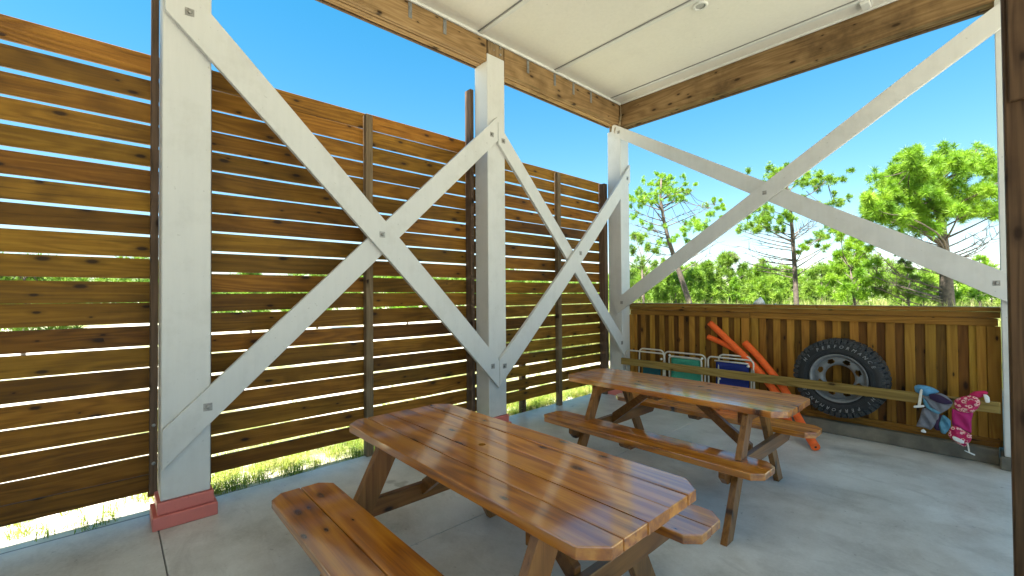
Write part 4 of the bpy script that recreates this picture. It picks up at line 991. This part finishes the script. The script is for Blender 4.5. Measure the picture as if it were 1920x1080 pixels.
C = [(-1.33, 14.56, 4.51, 0.18), (-1.02, 18.21, 5.02, 0.15), (-1.29, 14.51, 4.8, 0.23), (-1.14, 16.47, 4.49, 0.19), (-0.94, 17.99, 5.54, 0.2), (-0.51, 15.76, 4.57, 0.21), (-0.87, 17.66, 5.55, 0.21), (-1.05, 18.31, 5.44, 0.15), (-0.57, 17.61, 4.99, 0.21), (-0.57, 18.22, 4.82, 0.23), (-1.14, 14.97, 4.28, 0.18), (-1.17, 16.2, 4.69, 0.17), (-1.0, 15.29, 4.73, 0.18), (-1.04, 17.92, 5.02, 0.23), (-0.79, 16.09, 4.26, 0.22), (-1.58, 15.83, 4.44, 0.23), (-0.55, 19.05, 5.14, 0.21), (-1.64, 17.3, 4.74, 0.2), (-1.54, 17.86, 5.76, 0.22), (-0.64, 16.85, 4.93, 0.16), (-1.39, 16.17, 4.57, 0.22), (-1.85, 16.59, 4.91, 0.15), (-0.76, 16.81, 5.04, 0.22), (-0.37, 16.53, 4.71, 0.23), (-1.33, 15.89, 5.27, 0.2), (-1.13, 15.13, 4.5, 0.16), (-1.34, 15.81, 4.29, 0.22), (-1.4, 18.07, 5.28, 0.19), (-0.97, 18.44, 5.09, 0.19), (-0.95, 17.19, 4.46, 0.19), (-1.2, 16.43, 4.63, 0.17), (-1.02, 15.99, 4.7, 0.15), (-1.11, 14.94, 4.49, 0.15), (-0.88, 15.9, 4.56, 0.15), (-0.96, 17.77, 5.12, 0.21), (-1.42, 17.6, 4.89, 0.21), (-0.81, 16.32, 4.27, 0.17), (-1.23, 17.49, 4.97, 0.17), (-1.36, 17.29, 5.3, 0.18), (-0.99, 17.39, 5.24, 0.18), (-1.03, 17.24, 4.72, 0.17), (-1.59, 17.0, 4.71, 0.17), (-1.5, 15.56, 4.85, 0.21), (-1.75, 16.6, 5.24, 0.18), (-0.57, 16.26, 4.77, 0.22), (-1.57, 15.95, 5.05, 0.2), (-0.55, 18.16, 5.12, 0.17), (-1.72, 16.59, 4.98, 0.16), (-0.62, 16.27, 4.36, 0.16), (-1.56, 17.74, 4.83, 0.2), (-0.66, 17.58, 5.15, 0.16), (-1.43, 16.49, 4.6, 0.17), (-1.18, 14.57, 4.6, 0.18), (-1.24, 16.56, 4.43, 0.16), (-1.13, 15.55, 4.22, 0.23), (-1.56, 16.69, 4.72, 0.22), (-0.84, 16.67, 4.82, 0.17), (-1.41, 17.4, 5.43, 0.15), (-0.99, 17.21, 5.22, 0.22), (-0.86, 17.94, 4.58, 0.22), (-1.18, 15.86, 4.26, 0.15), (-1.42, 16.73, 4.88, 0.17), (-1.54, 16.96, 4.56, 0.18), (-1.27, 17.62, 4.52, 0.18), (-1.84, 15.16, 3.98, 0.19), (-1.44, 17.48, 4.82, 0.16), (-1.74, 17.27, 4.32, 0.16), (-1.38, 16.96, 4.21, 0.15), (-1.67, 17.76, 4.32, 0.15), (-2.06, 17.24, 5.0, 0.19), (-1.72, 15.92, 4.48, 0.21), (-1.64, 16.05, 4.65, 0.17), (-1.67, 14.64, 4.09, 0.2), (-1.91, 16.94, 5.0, 0.17), (-2.22, 16.99, 4.66, 0.21), (-1.75, 15.73, 4.86, 0.16), (-1.84, 16.46, 4.45, 0.21), (-1.85, 16.56, 4.25, 0.2), (-1.79, 16.66, 4.73, 0.19), (-1.32, 15.03, 4.31, 0.21), (-1.78, 16.87, 4.9, 0.19), (-1.45, 16.45, 4.94, 0.18), (-1.78, 16.43, 4.14, 0.23), (-1.74, 15.53, 3.98, 0.22), (-1.94, 16.1, 4.56, 0.16), (-1.39, 17.27, 4.43, 0.22), (-1.38, 16.76, 4.34, 0.21), (-1.64, 16.78, 5.01, 0.2), (-1.11, 14.7, 4.44, 0.15), (-1.19, 15.14, 4.05, 0.22), (-1.15, 16.25, 4.32, 0.22), (-1.68, 16.48, 4.3, 0.16), (-1.96, 14.51, 4.44, 0.2), (-1.35, 16.98, 4.83, 0.16), (-2.38, 15.65, 3.84, 0.21), (-1.99, 13.81, 3.72, 0.18), (-2.23, 15.2, 3.91, 0.15), (-2.02, 14.5, 3.39, 0.18), (-1.77, 14.09, 3.86, 0.21), (-1.81, 14.37, 3.55, 0.19), (-2.07, 14.79, 3.67, 0.22), (-1.84, 14.52, 3.41, 0.19), (-2.04, 14.35, 3.55, 0.16), (-2.07, 13.7, 3.83, 0.2), (-2.25, 15.15, 4.04, 0.21), (-1.78, 15.35, 3.94, 0.21), (-2.26, 15.72, 3.65, 0.2), (-2.34, 15.53, 4.12, 0.15), (-2.03, 14.52, 3.81, 0.16), (-2.43, 16.64, 4.21, 0.21), (-1.92, 13.73, 3.54, 0.19), (-1.87, 15.34, 3.58, 0.19), (-1.86, 14.87, 3.44, 0.22), (-1.96, 15.27, 3.5, 0.23), (-1.8, 14.31, 3.57, 0.17), (-1.97, 16.88, 3.71, 0.23), (-1.71, 15.4, 3.69, 0.16), (-1.86, 13.93, 3.55, 0.21), (-0.55, 17.57, 4.85, 0.17), (-0.37, 15.77, 4.59, 0.15), (-0.5, 17.35, 5.25, 0.2), (-0.45, 16.61, 5.01, 0.19), (-0.57, 17.41, 5.07, 0.23), (-0.47, 18.97, 5.4, 0.16), (-0.55, 18.35, 5.18, 0.16), (-0.44, 16.94, 4.79, 0.21), (-0.53, 18.35, 5.16, 0.2), (-0.13, 18.13, 5.4, 0.21), (-0.02, 17.21, 4.83, 0.19), (-0.58, 15.72, 4.81, 0.18), (-0.2, 17.88, 5.0, 0.2), (-0.59, 17.33, 5.01, 0.2), (-0.25, 19.2, 5.8, 0.23), (-0.67, 18.79, 5.61, 0.21), (-0.53, 17.6, 3.86, 0.2), (-0.63, 16.48, 3.9, 0.16), (-1.16, 18.01, 3.89, 0.21), (-0.51, 15.28, 3.44, 0.18), (-0.78, 15.39, 3.72, 0.22), (-1.11, 16.8, 3.88, 0.17), (-0.34, 17.82, 4.0, 0.18), (-0.66, 15.65, 3.64, 0.21), (-0.79, 17.39, 3.66, 0.16), (-0.92, 18.24, 4.35, 0.16), (-0.32, 16.93, 3.63, 0.16), (-0.92, 16.48, 3.87, 0.21), (-0.27, 16.41, 3.54, 0.2), (-0.94, 15.93, 3.81, 0.16), (-0.65, 18.86, 4.03, 0.16), (-0.85, 16.36, 3.6, 0.15), (-0.33, 19.17, 3.78, 0.23), (-0.8, 18.47, 4.02, 0.2), (-0.49, 17.59, 3.55, 0.21), (-0.78, 15.98, 3.49, 0.19), (-1.53, 17.94, 3.61, 0.15), (-1.26, 16.37, 3.45, 0.19), (-1.41, 15.89, 3.55, 0.16), (-1.37, 15.55, 3.77, 0.19), (-1.49, 17.99, 3.82, 0.2), (-1.72, 15.85, 3.37, 0.2), (-1.7, 15.08, 3.56, 0.17), (-1.75, 15.75, 3.53, 0.23), (-1.46, 14.71, 3.18, 0.21), (-1.42, 16.68, 3.33, 0.21), (-1.26, 16.16, 3.63, 0.22), (-1.44, 15.39, 3.31, 0.19), (-1.81, 16.87, 3.69, 0.21), (-1.53, 17.34, 3.76, 0.2), (-1.43, 14.32, 3.37, 0.21), (-1.53, 16.2, 3.78, 0.22), (-1.23, 15.54, 3.54, 0.18), (-1.57, 17.72, 3.69, 0.17), (0.14, 18.98, 4.45, 0.19), (-0.26, 16.48, 4.09, 0.16), (-0.13, 16.71, 4.13, 0.15), (-0.07, 16.34, 4.12, 0.15), (-0.12, 19.5, 4.39, 0.21), (-0.36, 16.56, 4.0, 0.18), (-0.27, 17.87, 4.38, 0.19), (-0.3, 17.32, 3.97, 0.18), (0.09, 18.41, 4.28, 0.21), (-0.1, 18.05, 3.84, 0.17), (-0.25, 18.41, 4.35, 0.22), (0.02, 16.3, 3.93, 0.15), (-0.08, 18.65, 4.81, 0.22), (0.21, 17.2, 4.35, 0.23), (0.1, 17.98, 4.7, 0.23), (-0.04, 17.05, 4.87, 0.22), (-0.03, 16.92, 4.75, 0.18), (0.36, 18.25, 4.38, 0.16), (0.4, 18.04, 4.53, 0.22), (0.26, 17.49, 4.28, 0.18), (0.19, 18.88, 5.24, 0.21), (0.23, 18.33, 5.08, 0.16), (0.35, 16.34, 4.36, 0.21), (0.15, 16.95, 4.62, 0.16), (-1.04, 16.45, 3.96, 0.21), (-1.62, 17.57, 4.56, 0.22), (-0.9, 18.25, 4.11, 0.22), (-1.08, 16.75, 3.92, 0.21), (-1.08, 14.7, 3.94, 0.15), (-1.2, 17.51, 4.0, 0.16), (-0.9, 16.48, 4.34, 0.15), (-0.83, 17.12, 4.35, 0.15), (-1.49, 16.92, 4.17, 0.2), (-0.95, 17.21, 4.27, 0.21), (-0.88, 16.72, 3.95, 0.19), (-1.5, 17.68, 4.6, 0.15), (-1.34, 15.85, 3.84, 0.15), (-1.02, 16.21, 4.25, 0.22), (-0.93, 18.08, 4.25, 0.21), (-0.51, 16.01, 4.05, 0.2), (-1.02, 15.84, 4.26, 0.22), (-0.96, 17.97, 4.12, 0.16), (-0.87, 15.13, 3.91, 0.21), (-1.62, 17.26, 4.44, 0.19), (-1.52, 16.85, 3.4, 0.21), (-1.2, 16.19, 3.26, 0.2), (-1.3, 15.52, 3.31, 0.23), (-1.35, 17.36, 3.48, 0.15), (-1.48, 17.72, 3.63, 0.23), (-0.93, 15.37, 3.08, 0.23), (-1.08, 16.5, 3.18, 0.19), (-1.23, 16.6, 3.2, 0.23), (0.25, 18.03, 3.55, 0.21), (0.23, 17.36, 3.54, 0.23), (0.13, 16.57, 3.46, 0.19), (0.1, 18.19, 3.75, 0.21), (-0.1, 18.85, 3.71, 0.18)]
AB = [(-8.83, 14.01, 4.03), (-8.64, 14.23, 3.8), (-8.45, 14.44, 3.35), (-8.19, 14.73, 2.95), (-8.76, 14.08, 4.52), (-6.79, 16.23, 4.69), (-7.43, 15.51, 5.28), (-6.74, 16.31, 3.33), (-6.94, 16.1, 2.94), (-8.31, 14.58, 3.83), (-7.31, 15.66, 4.5)]
BB = [(-5.45, 16.23, 3.57), (-5.34, 16.37, 2.78), (-5.7, 15.97, 3.44), (-5.16, 16.58, 2.56), (-5.79, 15.87, 3.08), (-5.83, 15.85, 2.66), (-5.54, 16.17, 2.29), (-4.04, 17.78, 3.83), (-4.22, 17.58, 3.74), (-3.37, 18.53, 3.46), (-3.44, 18.46, 2.91), (-4.16, 17.65, 3.92), (-4.41, 17.38, 3.65), (-5.65, 16.04, 2.84), (-5.28, 16.44, 3.11), (-5.04, 16.71, 2.29)]
CB = [(-0.03, 17.73, 3.25), (-0.09, 17.68, 3.01), (-0.01, 17.76, 2.89), (-1.66, 15.95, 2.94), (-1.56, 16.06, 3.05), (-1.37, 16.28, 2.9), (-2.17, 15.42, 1.89), (-1.97, 15.63, 2.06), (-1.78, 15.85, 1.74), (-2.08, 15.53, 1.6), (-1.58, 16.07, 1.88), (-1.68, 15.96, 1.52), (-0.19, 17.57, 2.6), (0.11, 17.89, 3.03), (-1.43, 16.23, 1.66), (-1.28, 16.39, 2.1)]
TA = [(-7.47, 15.559, 1.195), (-7.739, 15.237, 2.463), (-7.923, 15.018, 3.341), (-8.042, 14.871, 4.12), (-8.12, 14.766, 4.997), (-8.083, 14.792, 5.678)]
TB = [(-4.532, 17.296, 1.188), (-4.551, 17.25, 2.374), (-4.583, 17.191, 3.469), (-4.618, 17.134, 4.381), (-4.702, 17.022, 5.295), (-4.95, 16.75, 5.6)]
TCp = [(-.842, 16.888, 1.176), (-.851, 16.863, 1.877), (-.894, 16.794, 2.899), (-.942, 16.727, 3.63), (-.988, 16.658, 4.506), (-1.0, 16.63, 4.9)]
pine('pine_tree', 'thin leaning pine with sparse crown, left of the brace crossing', TA, .115, .03, A, AB, per=9, need=34, L=.16, every=2, spread=1.5)
pine('pine_tree', 'straight thin pine with many bare branches behind the brace crossing', TB, .095, .025, B, BB, per=9, need=36, L=.17, every=2, spread=1.5)
pine('pine_tree', 'big full crowned bright green pine at the right', TCp, .185, .035, C, CB, per=7, need=85, L=.21, w=.0075, every=7, spread=1.1)
def stem_of(bl, top=.8):
    x_ = sum(b[0] for b in bl) / len(bl); y_ = sum(b[1] for b in bl) / len(bl); z_ = max(b[2] for b in bl)
    return [(x_, y_, .3), (x_ + .05, y_, z_ * .4), (x_ - .04, y_ + .03, z_ * top)]
pine('young_pine', 'bushy young pine just beyond the corner post', stem_of(D), .07, .02, D, AB[:0], per=7, need=55, L=.18, every=2, mat='needle2')
pine('young_pine', 'wide bushy pine low under the falling brace, left of the big pine', stem_of(E), .08, .02, E + [(b[0] + rnd.uniform(-.3, .3), b[1], b[2] + .38, b[3] * .8) for b in E], (), per=9, need=60, L=.19, every=2)
pine('young_pine', 'low dark twiggy pine at the foot of the big pine', stem_of(F), .06, .02, F + [(b[0] + rnd.uniform(-.3, .3), b[1], b[2] + .3, b[3] * .7) for b in F], [(b[0] - .5, b[1] - .6, b[2] + .3) for b in F[:5]], per=7, need=55, L=.18, every=2, mat='needle2')
pine('young_pine', 'small pine squeezed between the big pine trunk and the right post', stem_of(G), .06, .02, G, (), per=7, need=55, L=.18, every=2)

# young pines and shrubs in the rough field: two kinds, each copied
def bush_blobs(h, w_, n, seed, cone):
    q = random.Random(seed); out = []
    for i in range(n):
        z = q.uniform(.15, 1) ** .8 * h
        k = (1 - .8 * z / h) if cone else math.sin(math.pi * min(.95, .25 + .7 * z / h))
        a = q.uniform(0, 6.283); r_ = w_ * k * q.uniform(.3, 1)
        out.append((r_ * math.cos(a), r_ * math.sin(a), z, .16 + .1 * q.random()))
    return out
def copy_thing(o, loc, rz, sc, label, group):
    c = o.copy(); COL.objects.link(c); c.location = loc; c.rotation_euler = (0, 0, rz); c.scale = (sc, sc, sc); c['label'] = label; c['group'] = group
    for ch in list(o.children):
        d = ch.copy(); COL.objects.link(d); d.parent = c
    return c
protos = []
for k, (nm, h, w_, n, cone, mat) in enumerate((('sapling_pine', 2.6, .55, 30, True, 'needle2'), ('sapling_pine', 2.8, .8, 36, True, 'needle'), ('field_shrub', 2.1, 1.1, 50, False, 'needle2'))):
    protos.append((nm, pine(nm, 'sapling', [(0, 0, .2), (.03, .02, h * .5), (0, 0, h * .95)], .05, .012, bush_blobs(h, w_, n, k, cone), (), mat=mat, per=5, need=40, L=.24, w=.012, every=3, shrub=(nm == 'field_shrub')), h))
bushes = [(-9.65, 22.04, 2.68),(-9.74, 24.9, 3.07),(-10.68, 29.81, 2.81),(-7.13, 21.83, 2.55),(-8.08, 26.74, 2.18),(-8.27, 17.63, 2.03),(-8.3, 16.12, 1.9),(-10.99, 26.52, 2.1),(-7.05, 24.91, 1.98),(-5.59, 23.54, 1.69),(-6.83, 31.07, 2.53),(-8.87, 34.77, 2.33),(-7.49, 19.98, 1.82),(-9.16, 16.66, 2.15),(-1.49, 25.07, 1.63),(-0.01, 26.69, 1.83),(-12.6, 24.0, 2.2),(-9.0, 19.0, 1.9),(-7.6, 28.0, 2.5),(-6.3, 20.5, 1.8),(-4.9, 27.0, 2.2),(-3.6, 22.0, 1.9),(-2.6, 25.0, 2.3),(-1.6, 21.0, 1.8),(-10.2, 16.5, 1.8),(-5.6, 17.6, 1.6)]
left = [(-17, 3.5, 2.6), (-21, 7, 3.0), (-24, 2, 2.7), (-19, 10.5, 2.8), (-27, 14, 3.2), (-16, 15, 2.4), (-23, 19, 3.2), (-15, -1.5, 2.3), (-30, -3, 3.1), (-13, 19, 2.4)]
used = set()
ORD = ['first', 'second', 'third', 'fourth', 'fifth', 'sixth', 'seventh', 'eighth', 'ninth', 'tenth', 'eleventh', 'twelfth'] + ['%sth' % q for q in ('thirteen', 'fourteen', 'fifteen', 'sixteen', 'seventeen', 'eighteen', 'nineteen')]
spots = bushes + left
def kind_i(i): return (i * 2 + i // 3) % 3
def ordinal(i):
    same = [j for j in range(len(spots)) if (j < len(bushes)) == (i < len(bushes)) and (kind_i(j) == 2) == (kind_i(i) == 2)]
    same.sort(key=lambda j: math.atan2(spots[j][0], spots[j][1]))
    return ORD[same.index(i)]
for i, (x, y, z) in enumerate(spots):
    nm, pr, h = protos[kind_i(i)]
    behind = i < len(bushes)
    if nm == 'sapling_pine': lab, grp = (('young pine sapling growing in the field beyond the picket wall', 'pine saplings beyond the picket wall') if behind else ('young pine sapling glimpsed through the slats of the fence', 'pine saplings beyond the slatted fence'))
    else: lab, grp = (('round green shrub growing in the field beyond the picket wall', 'shrubs beyond the picket wall') if behind else ('round green shrub glimpsed through the slats of the fence', 'shrubs beyond the slatted fence'))
    lab = lab.replace('young pine sapling', ordinal(i) + ' pine sapling from the left').replace('round green shrub', ordinal(i) + ' round shrub from the left')
    sc = (z * (1.13 if behind else 1) + .06) / h
    if id(pr) not in used:
        used.add(id(pr)); pr.location = (x, y, -.03); pr.scale = (sc,) * 3; pr['label'] = lab; pr['group'] = grp
    else: copy_thing(pr, (x, y, -.03), rnd.uniform(0, 6.28), sc, lab, grp)

# far wood: one mass
n = 5200
az = rng.uniform(R(-35), R(125), n); dist = rng.uniform(34, 75, n)
hgt = rng.uniform(0, 1, n) ** .9 * (2.2 + 1.6 * np.sin(az * 9) ** 2 + 1.2 * np.sin(az * 23 + 1) ** 2) * dist / 48
Cc = np.stack([-np.sin(az) * dist, np.cos(az) * dist, hgt - .1], 1)
me = fast_mesh('far_wood', tufts(Cc, rng.uniform(.5, 1.0, n), 42, .05), M['needle2'])
fw = bpy.data.objects.new('far_wood', me); COL.objects.link(fw); tag(fw, 'hazy green line of far trees along the horizon', 'wood', kind='stuff')

def blades(C, H, w, lean, N):
    m = len(C); a = rng.uniform(0, 6.283, (m, N)); r_ = rng.uniform(0, 1, (m, N))[..., None] ** .5
    root = C[:, None, :] + np.stack([np.cos(a), np.sin(a), np.zeros_like(a)], 2) * r_ * .07
    h = H[:, None] * rng.uniform(.45, 1.1, (m, N)); b = rng.uniform(0, 6.283, (m, N)); ln = h * lean * rng.uniform(.1, 1.2, (m, N))
    dirv = np.stack([np.cos(b), np.sin(b), np.zeros_like(b)], 2)
    mid = root + dirv * (ln * .35)[..., None] + np.stack([0 * h, 0 * h, h * .6], 2)
    tip = root + dirv * ln[..., None] + np.stack([0 * h, 0 * h, h * (1 - .25 * lean)], 2)
    s = np.stack([-np.sin(b), np.cos(b), np.zeros_like(b)], 2) * w
    V1 = np.stack([root - s, root + s, mid + s * .7], 2); V2 = np.stack([root - s, mid + s * .7, mid - s * .7], 2); V3 = np.stack([mid - s * .7, mid + s * .7, tip], 2)
    return np.concatenate([V1.reshape(-1, 3, 3), V2.reshape(-1, 3, 3), V3.reshape(-1, 3, 3)])
n = 2100
gx = -4.02 - rng.exponential(.5, n); gy = rng.uniform(-2.5, 7.5, n)
keep = (rng.random(n) < np.where(gy < .3, .16, np.where(gy < 2, .6, 1.0))) & (gx < -3.97 - .03 * np.maximum(gy, 0) - .02)
Cg = np.stack([gx, gy, np.full(n, -.032)], 1)[keep]
me = fast_mesh('grass', blades(Cg, rng.uniform(.06, .2, len(Cg)), .0026, 1.5, 26), M['grass'])
gr = bpy.data.objects.new('grass', me); COL.objects.link(gr); tag(gr, 'patchy green grass growing in sand outside the slatted fence', 'grass', kind='stuff')
n = 5200
ax = rng.uniform(R(-4), R(52), n); dd = 10 + 30 * rng.random(n) ** 1.3
Cg = np.stack([-np.sin(ax) * dd, np.cos(ax) * dd, np.full(n, -.03)], 1)
me = fast_mesh('tall_grass', blades(Cg, rng.uniform(.9, 1.45, n), .009, .35, 16), M['straw'])
tg = bpy.data.objects.new('tall_grass', me); COL.objects.link(tg); tag(tg, 'tall pale green grass filling the field beyond the picket wall', 'grass', kind='stuff')
